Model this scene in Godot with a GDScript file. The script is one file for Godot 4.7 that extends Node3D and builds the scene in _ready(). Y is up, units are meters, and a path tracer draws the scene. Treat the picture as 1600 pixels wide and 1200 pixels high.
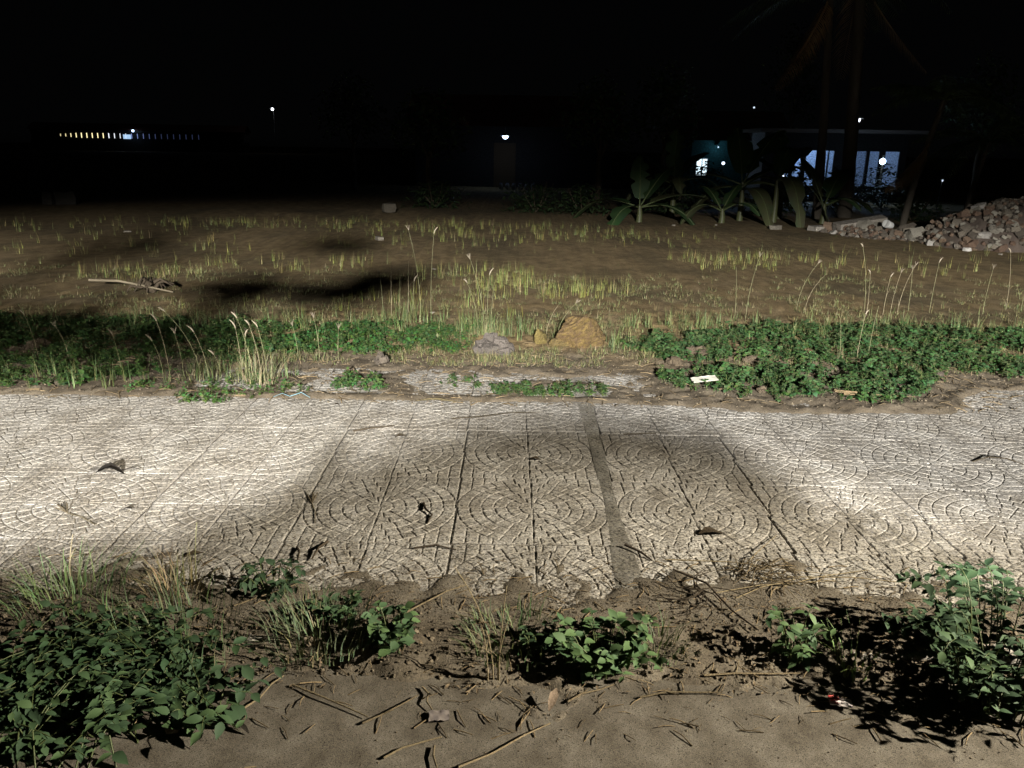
extends Node3D

# Coordinates: x to the right, y up; d is the distance ahead of the camera along -z.

const TILE := 0.4
var rng := RandomNumberGenerator.new()
var n_mid := FastNoiseLite.new()
var n_fine := FastNoiseLite.new()
var n_big := FastNoiseLite.new()
var used := {}
var M := {}

# ------------------------------------------------------------------ mesh collector
class MB:
	var v := PackedVector3Array()
	var c := PackedColorArray()
	var i := PackedInt32Array()
	func vert(p: Vector3, col: Color) -> int:
		v.append(p); c.append(col)
		return v.size() - 1
	func tri(a: int, b: int, d: int) -> void:   # seen counter-clockwise from its front
		i.append(a); i.append(d); i.append(b)
	func quad(a: int, b: int, d: int, e: int) -> void:
		tri(a, b, d); tri(a, d, e)
	func flat_tri(a: Vector3, b: Vector3, d: Vector3, col: Color) -> void:
		tri(vert(a, col), vert(b, col), vert(d, col))
	func flat_quad(a: Vector3, b: Vector3, d: Vector3, e: Vector3, col: Color) -> void:
		quad(vert(a, col), vert(b, col), vert(d, col), vert(e, col))
	func box(lo: Vector3, hi: Vector3, col: Color, xf := Transform3D()) -> void:
		var p := []
		for k in 8:
			p.append(xf * Vector3(hi.x if k & 1 else lo.x, hi.y if k & 2 else lo.y, hi.z if k & 4 else lo.z))
		for f in [[0, 4, 6, 2], [1, 3, 7, 5], [0, 1, 5, 4], [2, 6, 7, 3], [0, 2, 3, 1], [4, 5, 7, 6]]:
			flat_quad(p[f[0]], p[f[1]], p[f[2]], p[f[3]], col)
	func tube(pts: Array, radii: Array, sides: int, col: Color, cap := true) -> void:
		var first := v.size()
		var side := Vector3.RIGHT
		for k in pts.size():
			var t: Vector3 = (pts[mini(k + 1, pts.size() - 1)] - pts[maxi(k - 1, 0)]).normalized()
			if absf(t.dot(side)) > 0.95:
				side = Vector3.BACK if absf(t.z) < 0.9 else Vector3.UP
			side = (side - t * t.dot(side)).normalized()
			var up := side.cross(t)
			for s in sides:
				var a := TAU * s / sides
				vert(pts[k] + (side * cos(a) + up * sin(a)) * radii[k], col)
		for k in pts.size() - 1:
			for s in sides:
				var a := first + k * sides + s
				var b := first + k * sides + (s + 1) % sides
				quad(a, a + sides, b + sides, b)
		if cap:
			var e := vert(pts[-1], col)
			var l := first + (pts.size() - 1) * sides
			for s in sides:
				tri(e, l + (s + 1) % sides, l + s)
	func append(o: MB, xf: Transform3D, tint := Color.WHITE) -> void:
		var b := v.size()
		for k in o.v.size():
			v.append(xf * o.v[k]); c.append(o.c[k] * tint)
		for k in o.i:
			i.append(b + k)
	func mesh() -> ArrayMesh:
		var n := PackedVector3Array()
		n.resize(v.size())
		for k in range(0, i.size(), 3):
			var a := i[k]
			var b := i[k + 1]
			var d := i[k + 2]
			var f := (v[d] - v[a]).cross(v[b] - v[a])
			n[a] += f; n[b] += f; n[d] += f
		for k in n.size():
			n[k] = n[k].normalized() if n[k].length_squared() > 1e-20 else Vector3.UP
		var arr := []
		arr.resize(Mesh.ARRAY_MAX)
		arr[Mesh.ARRAY_VERTEX] = v
		arr[Mesh.ARRAY_NORMAL] = n
		arr[Mesh.ARRAY_COLOR] = c
		arr[Mesh.ARRAY_INDEX] = i
		var m := ArrayMesh.new()
		m.add_surface_from_arrays(Mesh.PRIMITIVE_TRIANGLES, arr)
		return m

# ------------------------------------------------------------------ small helpers
func V(x: float, y: float, d: float) -> Vector3:
	return Vector3(x, y, -d)

func on_ground(x: float, d: float, lift := 0.0) -> Vector3:
	return V(x, top_at(x, d) + lift, d)

func numbered(called: String) -> String:
	var n: int = used.get(called, 0)
	used[called] = n + 1
	return called if n == 0 else "%s_%03d" % [called, n]

func tag(o: Node, label: String, category: String, group := "") -> Node:
	o.set_meta("label", label)
	o.set_meta("category", category)
	if group != "":
		o.set_meta("group", group)
	return o

func thing(called: String, label: String, category: String, at: Vector3, turn := 0.0, group := "") -> Node3D:
	var o := Node3D.new()
	o.name = numbered(called)
	add_child(o)
	o.position = at
	o.rotation.y = turn
	tag(o, label, category, group)
	return o

func obj(called: String, mesh: Mesh, mat: Material, parent: Node, xf := Transform3D()) -> MeshInstance3D:
	var o := MeshInstance3D.new()
	o.name = numbered(called) if parent == self else called
	o.mesh = mesh
	o.material_override = mat
	o.transform = xf
	parent.add_child(o, true)
	return o

func single(called: String, label: String, category: String, mesh: Mesh, mat: Material, xf: Transform3D, group := "") -> MeshInstance3D:
	var o := obj(called, mesh, mat, self, xf)
	tag(o, label, category, group)
	return o

func copies(called: String, mesh: Mesh, mat: Material, places: Array, tints: Array, parent: Node) -> MultiMeshInstance3D:
	var mm := MultiMesh.new()
	mm.transform_format = MultiMesh.TRANSFORM_3D
	mm.use_colors = true
	mm.mesh = mesh
	mm.instance_count = places.size()
	for k in places.size():
		mm.set_instance_transform(k, places[k])
		mm.set_instance_color(k, tints[k])
	var o := MultiMeshInstance3D.new()
	o.name = numbered(called) if parent == self else called
	o.multimesh = mm
	o.material_override = mat
	o.set_meta("kind", "stuff")
	parent.add_child(o, true)
	return o

func turned(at: Vector3, yaw: float, size := 1.0, pitch := 0.0, roll := 0.0) -> Transform3D:
	return Transform3D(Basis.from_euler(Vector3(pitch, yaw, roll)).scaled(Vector3.ONE * size), at)

func rf(a: float, b: float) -> float:
	return rng.randf_range(a, b)

func lin(r: float, g: float, b: float) -> Color:   # a linear base colour as albedo_color
	return Color(r, g, b).linear_to_srgb()

func noise_image(size: int, frequency: float, octaves: int, seed_: int, lo: Color, hi: Color, kind := FastNoiseLite.TYPE_SIMPLEX_SMOOTH) -> Image:
	var n := FastNoiseLite.new()
	n.seed = seed_
	n.noise_type = kind
	n.frequency = frequency
	n.fractal_octaves = octaves
	n.fractal_gain = 0.6
	var g := n.get_seamless_image(size, size)
	g.convert(Image.FORMAT_L8)
	var data := g.get_data()
	var out := PackedByteArray()
	out.resize(size * size * 3)
	var ramp := []
	for k in 256:
		ramp.append(lo.lerp(hi, k / 255.0))
	for k in size * size:
		var q: Color = ramp[data[k]]
		out[k * 3] = int(q.r * 255.0)
		out[k * 3 + 1] = int(q.g * 255.0)
		out[k * 3 + 2] = int(q.b * 255.0)
	return Image.create_from_data(size, size, false, Image.FORMAT_RGB8, out)

func speckle_image(size: int, seed_: int, base: float, spread: float, pits: int, grits: int, grain := 4) -> Image:
	# grains of a worn cement face: fine noise with dark pits and pale grits
	var im := noise_image(size, 0.09, 3, seed_, Color(base - spread, base - spread, base - spread), Color(base + spread, base + spread * 0.98, base + spread * 0.94))
	var r := RandomNumberGenerator.new()
	r.seed = seed_ * 7 + 1
	for k0 in pits + grits:
		var k := 0 if k0 % 2 else pits
		var w := r.randi_range(grain / 3, grain)
		var s := r.randf_range(0.4, 0.68) if k < pits else r.randf_range(0.85, 1.0)
		im.fill_rect(Rect2i(r.randi_range(0, size - grain - 1), r.randi_range(0, size - grain - 1), w, maxi(1, w - r.randi_range(0, grain / 2))), Color(s, s * 0.99, s * 0.96))
	return im

func tex(im: Image) -> ImageTexture:
	return ImageTexture.create_from_image(im)

func mat(color: Color, rough := 0.9, vertex := true) -> StandardMaterial3D:
	var m := StandardMaterial3D.new()
	m.albedo_color = color
	m.roughness = rough
	m.metallic_specular = 0.3
	m.vertex_color_use_as_albedo = vertex
	m.cull_mode = BaseMaterial3D.CULL_DISABLED
	return m

func grained(color: Color, texture: Texture2D, scale: float, bump: Texture2D, bump_cm: float, rough := 0.95, stain: Texture2D = null, stain_scale := 0.3) -> StandardMaterial3D:
	var m := mat(color, rough)
	m.albedo_texture = texture
	m.uv1_triplanar = true
	m.uv1_world_triplanar = true
	m.uv1_scale = Vector3.ONE * scale
	if bump:
		m.heightmap_enabled = true
		m.heightmap_texture = bump
		m.heightmap_scale = bump_cm
	if stain:
		m.detail_enabled = true
		m.detail_albedo = stain
		m.detail_blend_mode = BaseMaterial3D.BLEND_MODE_MUL
		m.detail_uv_layer = BaseMaterial3D.DETAIL_UV_2
		m.uv2_triplanar = true
		m.uv2_world_triplanar = true
		m.uv2_scale = Vector3.ONE * stain_scale
	return m

func leafy(color: Color, rough := 0.55) -> StandardMaterial3D:
	var m := mat(color, rough)
	m.metallic_specular = 0.4
	m.backlight_enabled = true
	m.backlight = Color(0.35, 0.4, 0.2)
	return m

func glow(color: Color, strength: float) -> StandardMaterial3D:
	var m := StandardMaterial3D.new()
	m.albedo_color = Color(0.7, 0.7, 0.7)
	m.emission_enabled = true
	m.emission = color
	m.emission_energy_multiplier = strength
	return m

# ------------------------------------------------------------------ terrain
func gh(x: float, d: float) -> float:
	var a := n_mid.get_noise_2d(x, d)
	var b := n_fine.get_noise_2d(x, d)
	if d <= -0.4:
		return -0.16
	# the gutter slab lies at -0.045; crusts of mud rise a little above it, a bank climbs to the pavement
	var crust := smoothstep(0.0, 0.35, n_mid.get_noise_2d(x + 31.0, d * 1.3) + 0.4 * b - 1.5 * (2.1 - minf(d, 2.1)) + 0.3 * smoothstep(-0.4, 0.3, x) - 0.5)
	var bank := smoothstep(2.4, 2.7, d + 0.14 * a + 0.05 * b)
	var h := lerpf(-0.068 + crust * 0.03, 0.014, bank) + b * 0.009 * smoothstep(2.35, 2.5, d) * (1.0 - smoothstep(2.75, 2.95, d)) + b * 0.006 * crust
	var reach := 3.2 + 0.24 * a + 0.3 * b + 0.16 * exp(-pow((x - 1.15) / 0.35, 2.0))
	h = lerpf(h, -0.05, smoothstep(reach - 0.3, reach + 0.3, d))
	# the far edge of the pavement
	var edge := 5.66 + 0.1 * a + 0.07 * b - 0.14 * smoothstep(1.0, 1.7, x) * (1.0 - smoothstep(3.0, 3.6, x)) + 0.5 * smoothstep(3.2, 3.9, x)
	var soil := 0.014 + 0.018 * b + 0.012 * a
	var bare := smoothstep(5.78, 5.92, d + 0.08 * b) * (1.0 - smoothstep(6.42, 6.72, d + 0.35 * a)) * smoothstep(-2.6, -2.2, x + 0.3 * a) * (1.0 - smoothstep(0.95, 1.3, x + 0.2 * a))
	soil -= bare * 0.034 * smoothstep(-0.35, 0.15, a + 0.5 * b)
	h = lerpf(h, soil, smoothstep(edge - 0.12, edge + 0.1, d))
	# the open field
	var f := smoothstep(6.6, 7.6, d)
	h += f * (0.03 + 0.006 * a + 0.0025 * b + 0.04 * n_big.get_noise_2d(x, d) * smoothstep(8.0, 13.0, d))
	h += 0.22 * exp(-pow((d - 21.4 - 0.25 * sin(x * 1.3)) / 0.7, 2.0)) * smoothstep(-9.5, -7.0, x) * (1.0 - smoothstep(-2.8, -0.6, x)) * (0.6 + 0.5 * a)
	return h

func top_at(x: float, d: float) -> float:
	var h := gh(x, d)
	if d > 2.66 and d < 6.6:
		h = maxf(h, 0.0)
	elif d <= 2.62 and d > -0.3:
		h = maxf(h, -0.045)
	return h

func soil_color(x: float, d: float) -> Color:
	var a := n_mid.get_noise_2d(x * 0.9 + 7.0, d * 0.9)
	var b := n_fine.get_noise_2d(x + 3.0, d)
	var e := n_big.get_noise_2d(x * 2.4, d * 3.2)
	var sand := Color(0.265, 0.238, 0.195)
	var earth := Color(0.2, 0.172, 0.132)
	var field := Color(0.40, 0.3, 0.16)
	var straw := Color(0.44, 0.345, 0.21)
	if d < 4.5:
		var k := smoothstep(2.3, 2.55, d) * (1.0 - smoothstep(2.75, 3.0, d))
		return sand.lerp(earth, clampf(k * 0.5 + 0.3 * a + 0.35 * b, 0.0, 1.0))
	var grey := Color(0.29, 0.245, 0.185)
	var c := grey.lerp(field, smoothstep(6.6, 7.6, d + 0.4 * a))
	c = c.lerp(straw, clampf((0.25 + 1.6 * a + 1.2 * e) * smoothstep(6.8, 7.8, d) * (1.0 - smoothstep(10.0, 12.5, d)), 0.0, 0.85))
	c = c.lerp(Color(0.15, 0.125, 0.065), clampf((e * 1.5 + b * 0.6) * smoothstep(7.5, 9.0, d), 0.0, 0.6))
	return c * (1.0 + 0.25 * b)

func axis_lines(lo: float, hi: float, step: float, far_lo: float, far_hi: float) -> PackedFloat32Array:
	var mid := []
	var x := lo
	while x < hi:
		mid.append(x)
		x += step
	var right := []
	var s := step
	while x < far_hi:
		right.append(x)
		s *= 1.12
		x += s
	right.append(far_hi)
	var left := []
	x = lo - step
	s = step
	while x > far_lo:
		left.append(x)
		s *= 1.12
		x -= s
	left.append(far_lo)
	left.reverse()
	return PackedFloat32Array(left + mid + right)

func build_ground() -> void:
	var xs := axis_lines(-5.4, 5.4, 0.027, -420.0, 420.0)
	var ds := axis_lines(1.85, 8.6, 0.025, -80.0, 460.0)
	var v := PackedVector3Array()
	var c := PackedColorArray()
	var idx := PackedInt32Array()
	var w := xs.size()
	for d in ds:
		for x in xs:
			v.append(V(x, gh(x, d), d))
			c.append(soil_color(x, d))
	var n := PackedVector3Array()
	n.resize(v.size())
	for r in ds.size():
		for k in w:
			var p := r * w + k
			var l := v[r * w + maxi(k - 1, 0)]
			var q := v[r * w + mini(k + 1, w - 1)]
			var s := v[maxi(r - 1, 0) * w + k]
			var t := v[mini(r + 1, ds.size() - 1) * w + k]
			var f := (q - l).cross(t - s)
			n[p] = f.normalized() if f.y > 0.0 else -f.normalized()
			if r < ds.size() - 1 and k < w - 1:
				idx.append_array([p, p + w, p + w + 1, p, p + w + 1, p + 1])
	var arr := []
	arr.resize(Mesh.ARRAY_MAX)
	arr[Mesh.ARRAY_VERTEX] = v
	arr[Mesh.ARRAY_NORMAL] = n
	arr[Mesh.ARRAY_COLOR] = c
	arr[Mesh.ARRAY_INDEX] = idx
	var m := ArrayMesh.new()
	m.add_surface_from_arrays(Mesh.PRIMITIVE_TRIANGLES, arr)
	var o := obj("ground", m, M.soil, self)
	o.set_meta("kind", "structure")
	o.set_meta("label", "brown bare soil of the open field and dusty verge")

# ------------------------------------------------------------------ pavement of fan-pattern tiles
func tile_mesh(variant: int) -> ArrayMesh:
	# local square -T/2..T/2 with the middle of the fan in the (-,-) corner
	var N := 116
	var v := PackedVector3Array()
	var n := PackedVector3Array()
	var c := PackedColorArray()
	var idx := PackedInt32Array()
	var hs := PackedFloat32Array()
	var side := TILE - 0.003
	var counts := [1, 3, 4, 5, 7, 9]
	for r in N + 1:
		for k in N + 1:
			var u := float(k) / N
			var t := float(r) / N
			var rad := sqrt(u * u + t * t) * 6.0
			var dist := 1.0
			if rad < 6.05:
				var ring := clampi(int(rad), 0, 5)
				dist = absf(rad - round(rad)) if rad > 0.5 else 1.0
				if ring >= 1:
					var turns: float = atan2(t, u) / (PI / 2.0) * counts[ring] + (0.5 if ring % 2 else 0.0)
					dist = minf(dist, absf(turns - round(turns)) * (PI / 2.0) * rad / counts[ring])
			else:
				dist = minf(rad - 6.0, minf(absf(u * 6.0 - round(u * 6.0)), absf(t * 6.0 - round(t * 6.0))))
			dist *= TILE / 6.0
			var wear := n_fine.get_noise_2d(u * 2.2 + variant * 9.0, t * 2.2)
			var h := -0.0066 * (1.0 - smoothstep(0.0015, 0.0058, dist)) * clampf(0.75 + 0.7 * wear, 0.15, 1.0)
			var edge := minf(minf(u, 1.0 - u), minf(t, 1.0 - t)) * side
			h -= 0.003 * (1.0 - smoothstep(0.0, 0.0045, edge))
			h += 0.0009 * n_fine.get_noise_2d(u * 14.0 + variant * 5.0, t * 14.0)
			hs.append(h)
			v.append(Vector3((u - 0.5) * side, h, (t - 0.5) * side))
			var tone := 0.97 + 0.1 * n_mid.get_noise_2d(u * 1.6 + variant * 4.0, t * 1.6)
			c.append(Color(tone, tone, tone))
	for r in N + 1:
		for k in N + 1:
			var dx := (hs[r * (N + 1) + mini(k + 1, N)] - hs[r * (N + 1) + maxi(k - 1, 0)]) / (2.0 * side / N)
			var dz := (hs[mini(r + 1, N) * (N + 1) + k] - hs[maxi(r - 1, 0) * (N + 1) + k]) / (2.0 * side / N)
			n.append(Vector3(-dx, 1.0, -dz).normalized())
			if r < N and k < N:
				var p := r * (N + 1) + k
				idx.append_array([p, p + 1, p + N + 2, p, p + N + 2, p + N + 1])
	# sides of the slab
	var a := side / 2.0
	var ring := [Vector3(-a, 0, -a), Vector3(-a, 0, a), Vector3(a, 0, a), Vector3(a, 0, -a)]
	for k in 4:
		var p: Vector3 = ring[k]
		var q: Vector3 = ring[(k + 1) % 4]
		var b := v.size()
		var out := Vector3((p + q).x, 0, (p + q).z).normalized()
		for w in [p + Vector3.DOWN * 0.003, q + Vector3.DOWN * 0.003, q + Vector3.DOWN * 0.03, p + Vector3.DOWN * 0.03]:
			v.append(w); n.append(out); c.append(Color(0.9, 0.9, 0.9))
		idx.append_array([b, b + 1, b + 2, b, b + 2, b + 3])
	var arr := []
	arr.resize(Mesh.ARRAY_MAX)
	arr[Mesh.ARRAY_VERTEX] = v
	arr[Mesh.ARRAY_NORMAL] = n
	arr[Mesh.ARRAY_COLOR] = c
	arr[Mesh.ARRAY_INDEX] = idx
	var m := ArrayMesh.new()
	m.add_surface_from_arrays(Mesh.PRIMITIVE_TRIANGLES, arr)
	return m

func build_pavement() -> void:
	var pave := Node3D.new()
	pave.name = "pavement"
	add_child(pave)
	pave.set_meta("kind", "structure")
	pave.set_meta("label", "grey cement pavement of fan-patterned square tiles")
	var bed := MB.new()
	bed.box(V(-14.0, -0.2, 6.7), V(14.0, -0.024, 2.65), Color(0.8, 0.75, 0.68))
	obj("mortar_bed", bed.mesh(), M.mortar, pave)
	var meshes := [tile_mesh(0), tile_mesh(1), tile_mesh(2)]
	for half in 2:
		var x0: float = [0.1166, 0.1595][half]
		var d0: float = [3.8645, 3.8531][half]
		var th: float = [-0.0095, 0.0246][half]
		for j in range(-3, 7):
			for k in (range(-16, 1) if half == 0 else range(1, 16)):
				var a: float = (k + 0.5) * TILE
				var b: float = (j + 0.5) * TILE
				var x: float = x0 + a * cos(th) + b * sin(th)
				var d: float = d0 - a * sin(th) + b * cos(th)
				if absf(x) > 0.66 * d + 1.15 or d > 6.5:
					continue
				# which corner of this tile is the middle of a fan (even, even)
				var at_left := posmod(k, 2) == 0
				var at_near := posmod(j, 2) == 0
				var turn := 0.0
				# local (-x,-z) corner is left and far; turn it to the corner wanted
				if at_left and at_near: turn = PI / 2.0
				elif not at_left and at_near: turn = PI
				elif not at_left: turn = -PI / 2.0
				var xf := turned(V(x, rf(-0.0015, 0.0015), d), turn + th, 1.0, rf(-0.002, 0.002), rf(-0.002, 0.002))
				obj("tile", meshes[rng.randi() % 3], M.tiles[rng.randi() % M.tiles.size()], pave, xf)
	# cement filled joint between the two fields of tiles, smeared wider at its near end
	var s := MB.new()
	var rows := 60
	for r in rows + 1:
		var d := lerpf(2.75, 6.5, float(r) / rows)
		var gap := (d - 3.86)
		var x := 0.538 + gap * 0.0075
		var smear := smoothstep(4.85, 4.65, d)
		var half := 0.0215 + gap * 0.017
		var wl := half + 0.003 + smear * (0.006 + 0.008 * n_mid.get_noise_2d(d * 3.0, 1.0)) + 0.045 * smoothstep(4.0, 3.1, d)
		var wr := half + 0.003 + smear * (0.006 + 0.008 * n_mid.get_noise_2d(d * 3.0, 9.0)) + 0.045 * smoothstep(4.0, 3.1, d)
		for w in [-wl, -wl * 0.8, 0.0, wr * 0.8, wr]:
			var tone := lerpf(0.9, 0.5, smear)
			s.vert(V(x + w, (-0.0035 + smear * 0.003 if absf(w) > maxf(wl, wr) * 0.9 else -0.0012 + smear * 0.0032) + 0.001 * n_fine.get_noise_2d(w * 9.0, d * 4.0), d), Color(tone, tone, tone * 0.97))
	for r in rows:
		for k in 4:
			var p := r * 5 + k
			s.quad(p, p + 1, p + 6, p + 5)
	obj("cement_joint", s.mesh(), M.tiles[0], pave)

func build_road() -> void:
	var g := MB.new()
	g.box(V(-60, -0.3, 2.64), V(60, -0.045, -0.25), Color(1, 1, 1))
	var o := obj("gutter_slab", g.mesh(), M.gutter, self)
	o.set_meta("kind", "structure")
	o.set_meta("label", "smooth brown dusty concrete gutter along the pavement edge")
	var r := MB.new()
	r.box(V(-60, -0.3, -0.25), V(60, -0.106, -15.5), Color(1, 1, 1))
	o = obj("road", r.mesh(), M.asphalt, self)
	o.set_meta("kind", "structure")

# ------------------------------------------------------------------ plants
func leaf_mb(length: float, width: float, fold: float, droop: float, col: Color, tip := 0.45) -> MB:
	# lies along +x from its stalk, folded at the midrib, hanging towards its tip
	var m := MB.new()
	var prof := [[0.0, 0.06], [0.18, 0.62], [0.42, 1.0], [0.7, tip + 0.3], [1.0, 0.02]]
	for k in prof.size():
		var t: float = prof[k][0]
		var w: float = prof[k][1] * width * 0.5
		var y := -droop * length * t * t
		m.vert(Vector3(t * length, y + fold * w, -w), col)
		m.vert(Vector3(t * length, y, 0), col * Color(1.12, 1.12, 1.0))
		m.vert(Vector3(t * length, y + fold * w, w), col)
	for k in prof.size() - 1:
		var b := k * 3
		m.quad(b, b + 1, b + 4, b + 3)
		m.quad(b + 1, b + 2, b + 5, b + 4)
	return m

func blade(m: MB, at: Vector3, yaw: float, height: float, width: float, bend: float, col: Color) -> void:
	var out := Vector3(cos(yaw), 0, sin(yaw))
	var side := Vector3(-sin(yaw), 0, cos(yaw))
	var last := []
	for k in 5:
		var t := k / 4.0
		var p := at + out * bend * height * t * t + Vector3.UP * height * (t - 0.35 * bend * t * t)
		var w := width * (1.0 - t * 0.92) * 0.5
		var a := m.vert(p - side * w, col)
		var b := m.vert(p + side * w, col)
		if last:
			m.quad(last[0], last[1], b, a)
		last = [a, b]

func tuft_mb(n: int, spread: float, h_lo: float, h_hi: float, width: float, bend: float, cols: Array) -> MB:
	var m := MB.new()
	for k in n:
		var a := rf(0, TAU)
		var r := spread * sqrt(rng.randf())
		var c: Color = cols[rng.randi() % cols.size()]
		blade(m, Vector3(cos(a) * r, 0, sin(a) * r), a + rf(-0.8, 0.8), rf(h_lo, h_hi), width * rf(0.7, 1.2), bend * rf(0.3, 1.3), c * Color(rf(0.8, 1.2), rf(0.85, 1.15), rf(0.8, 1.1)))
	return m

func stalk_mb(height: float, lean: float, yaw: float, head: String, col: Color) -> MB:
	var m := MB.new()
	var pts := []
	var rad := []
	var out := Vector3(cos(yaw), 0, sin(yaw))
	for k in 7:
		var t := k / 6.0
		pts.append(out * lean * height * t * t + Vector3.UP * height * (t - 0.25 * lean * t * t))
		rad.append(lerpf(0.0028, 0.0014, t))
	m.tube(pts, rad, 4, col)
	var tip: Vector3 = pts[-1]
	var dir: Vector3 = (pts[-1] - pts[-2]).normalized()
	var pale := Color(0.2, 0.172, 0.125)
	if head == "foxtail":
		var p := []
		var q := []
		var l := rf(0.05, 0.085)
		for k in 6:
			var t := k / 5.0
			p.append(tip + (dir + out * 0.5 * t).normalized() * l * t)
			q.append(0.0015 + 0.0055 * sin(PI * (0.12 + 0.84 * t)))
		m.tube(p, q, 6, pale)
		for k in 46:                       # bristles
			var t := rng.randf()
			var c := tip + dir * l * t
			var e := Vector3(rf(-1, 1), rf(-0.2, 1.2), rf(-1, 1)).normalized()
			var s := e.cross(Vector3.UP).normalized() * 0.0006
			m.flat_tri(c - s, c + s, c + e * 0.013, pale * 1.1)
	elif head == "fingers":
		for k in 6:
			var a := TAU * k / 6.0 + rf(-0.3, 0.3)
			var e := (dir * 1.3 + Vector3(cos(a), 0, sin(a)) * rf(0.25, 0.55)).normalized()
			m.tube([tip, tip + e * 0.03, tip + e * 0.062 + Vector3(cos(a), -0.3, sin(a)) * 0.006], [0.0012, 0.0022, 0.001], 4, pale)
	for k in 2:                            # leaf blades low on the stalk
		var t := rf(0.12, 0.5)
		blade(m, out * lean * height * t * t + Vector3.UP * height * t, rf(0, TAU), rf(0.08, 0.16), 0.005, 0.9, col)
	return m

func grass_thing(label: String, x: float, d: float, n_blades: int, spread: float, h_lo: float, h_hi: float, cols: Array, stalks: Array, group := "") -> void:
	# stalks: [dx, dd, height, lean, yaw, head]
	var t := thing("grass_clump", label, "grass", on_ground(x, d, -0.01), 0.0, group)
	if n_blades > 0:
		obj("blades", tuft_mb(n_blades, spread, h_lo, h_hi, 0.006, 0.7, cols).mesh(), M.grass, t).set_meta("kind", "stuff")
	for s in stalks:
		var col: Color = Color(0.17, 0.17, 0.09) if rng.randf() < 0.6 else Color(0.22, 0.19, 0.12)
		obj("stalk", stalk_mb(s[2], s[3], s[4], s[5], col).mesh(), M.grass, t, Transform3D(Basis(), Vector3(s[0], on_ground(x + s[0], d + s[1]).y - on_ground(x, d).y, -s[1])))

func leafy_plant(called: String, label: String, cat: String, x: float, d: float, spread: Vector2, height: float, stems: int, per_stem: int, size: float, mats: Array, shape := Vector3(0.55, 0.25, 0.35), most := 300, creep := 0.5) -> Node3D:
	var base := on_ground(x, d, -0.005)
	var t := thing(called, label, cat, base)
	var stalks := MB.new()
	var leaves := []
	for s in stems:
		var a := TAU * (s + rf(-0.3, 0.3)) / stems
		var b := a if creep < 0.6 else rf(0, TAU)
		var root := Vector3(cos(b) * spread.x * creep * sqrt(rng.randf()), 0, sin(b) * spread.y * creep * sqrt(rng.randf()))
		root.y = on_ground(base.x + root.x, -base.z - root.z).y - base.y
		var far := rng.randf() if creep > 0.6 else rf(0.5, 1.0)
		var tip := Vector3(cos(a) * spread.x * far, 0, sin(a) * spread.y * far)
		tip.y = maxf(on_ground(base.x + tip.x, -base.z - tip.z).y - base.y, -0.15) + height * rf(0.45, 1.0) * (1.1 - 0.45 * Vector2(tip.x / spread.x, tip.z / spread.y).length())
		var pts := []
		var rad := []
		for k in 6:
			var u := k / 5.0
			var p := root.lerp(tip, u)
			p.y += height * 0.35 * sin(PI * u)
			pts.append(p)
			rad.append(lerpf(0.003, 0.0012, u))
		stalks.tube(pts, rad, 5, Color(0.06, 0.075, 0.03))
		for k in per_stem:
			var u := clampf((k + 0.6) / per_stem + rf(-0.05, 0.05), 0.12, 1.0)
			var f := u * 5.0
			var p: Vector3 = pts[int(minf(f, 4.0))].lerp(pts[int(minf(f, 4.0)) + 1], f - int(minf(f, 4.0)))
			var yaw := a * -1.0 + (1.2 if k % 2 else -1.2) + rf(-0.7, 0.7)
			var sz := size * rf(0.65, 1.25) * (1.15 - 0.4 * u)
			leaves.append(Transform3D(Basis.from_euler(Vector3(rf(-0.5, 0.5), yaw, rf(-0.25, 0.75))).scaled(Vector3.ONE * sz), p))
	obj("stem", stalks.mesh(), M.leaf_plain, t)
	var kinds := []
	for k in 3:
		kinds.append(leaf_mb(1.0, shape.x * rf(0.85, 1.15), shape.y * rf(0.6, 1.4), shape.z * rf(0.5, 1.5), Color(1, 1, 1)))
	leaves.sort_custom(func(p, q): return p.origin.y * 1.5 + p.origin.z + p.basis.x.length() * 3.0 > q.origin.y * 1.5 + q.origin.z + q.basis.x.length() * 3.0)
	var ready := kinds.map(func(k): return k.mesh())
	var rest := MB.new()
	for k in leaves.size():
		if k < most:
			obj("leaf", ready[k % 3], mats[rng.randi() % mats.size()], t, leaves[k])
		else:
			rest.append(kinds[k % 3], leaves[k], Color(rf(0.8, 1.1), rf(0.85, 1.1), rf(0.8, 1.1)))
	if rest.v.size():
		var o := obj("foliage", rest.mesh(), mats[0], t)
		o.set_meta("kind", "stuff")
	return t

func inside(p: Vector2, poly: PackedVector2Array) -> bool:
	return Geometry2D.is_point_in_polygon(p, poly)

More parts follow.
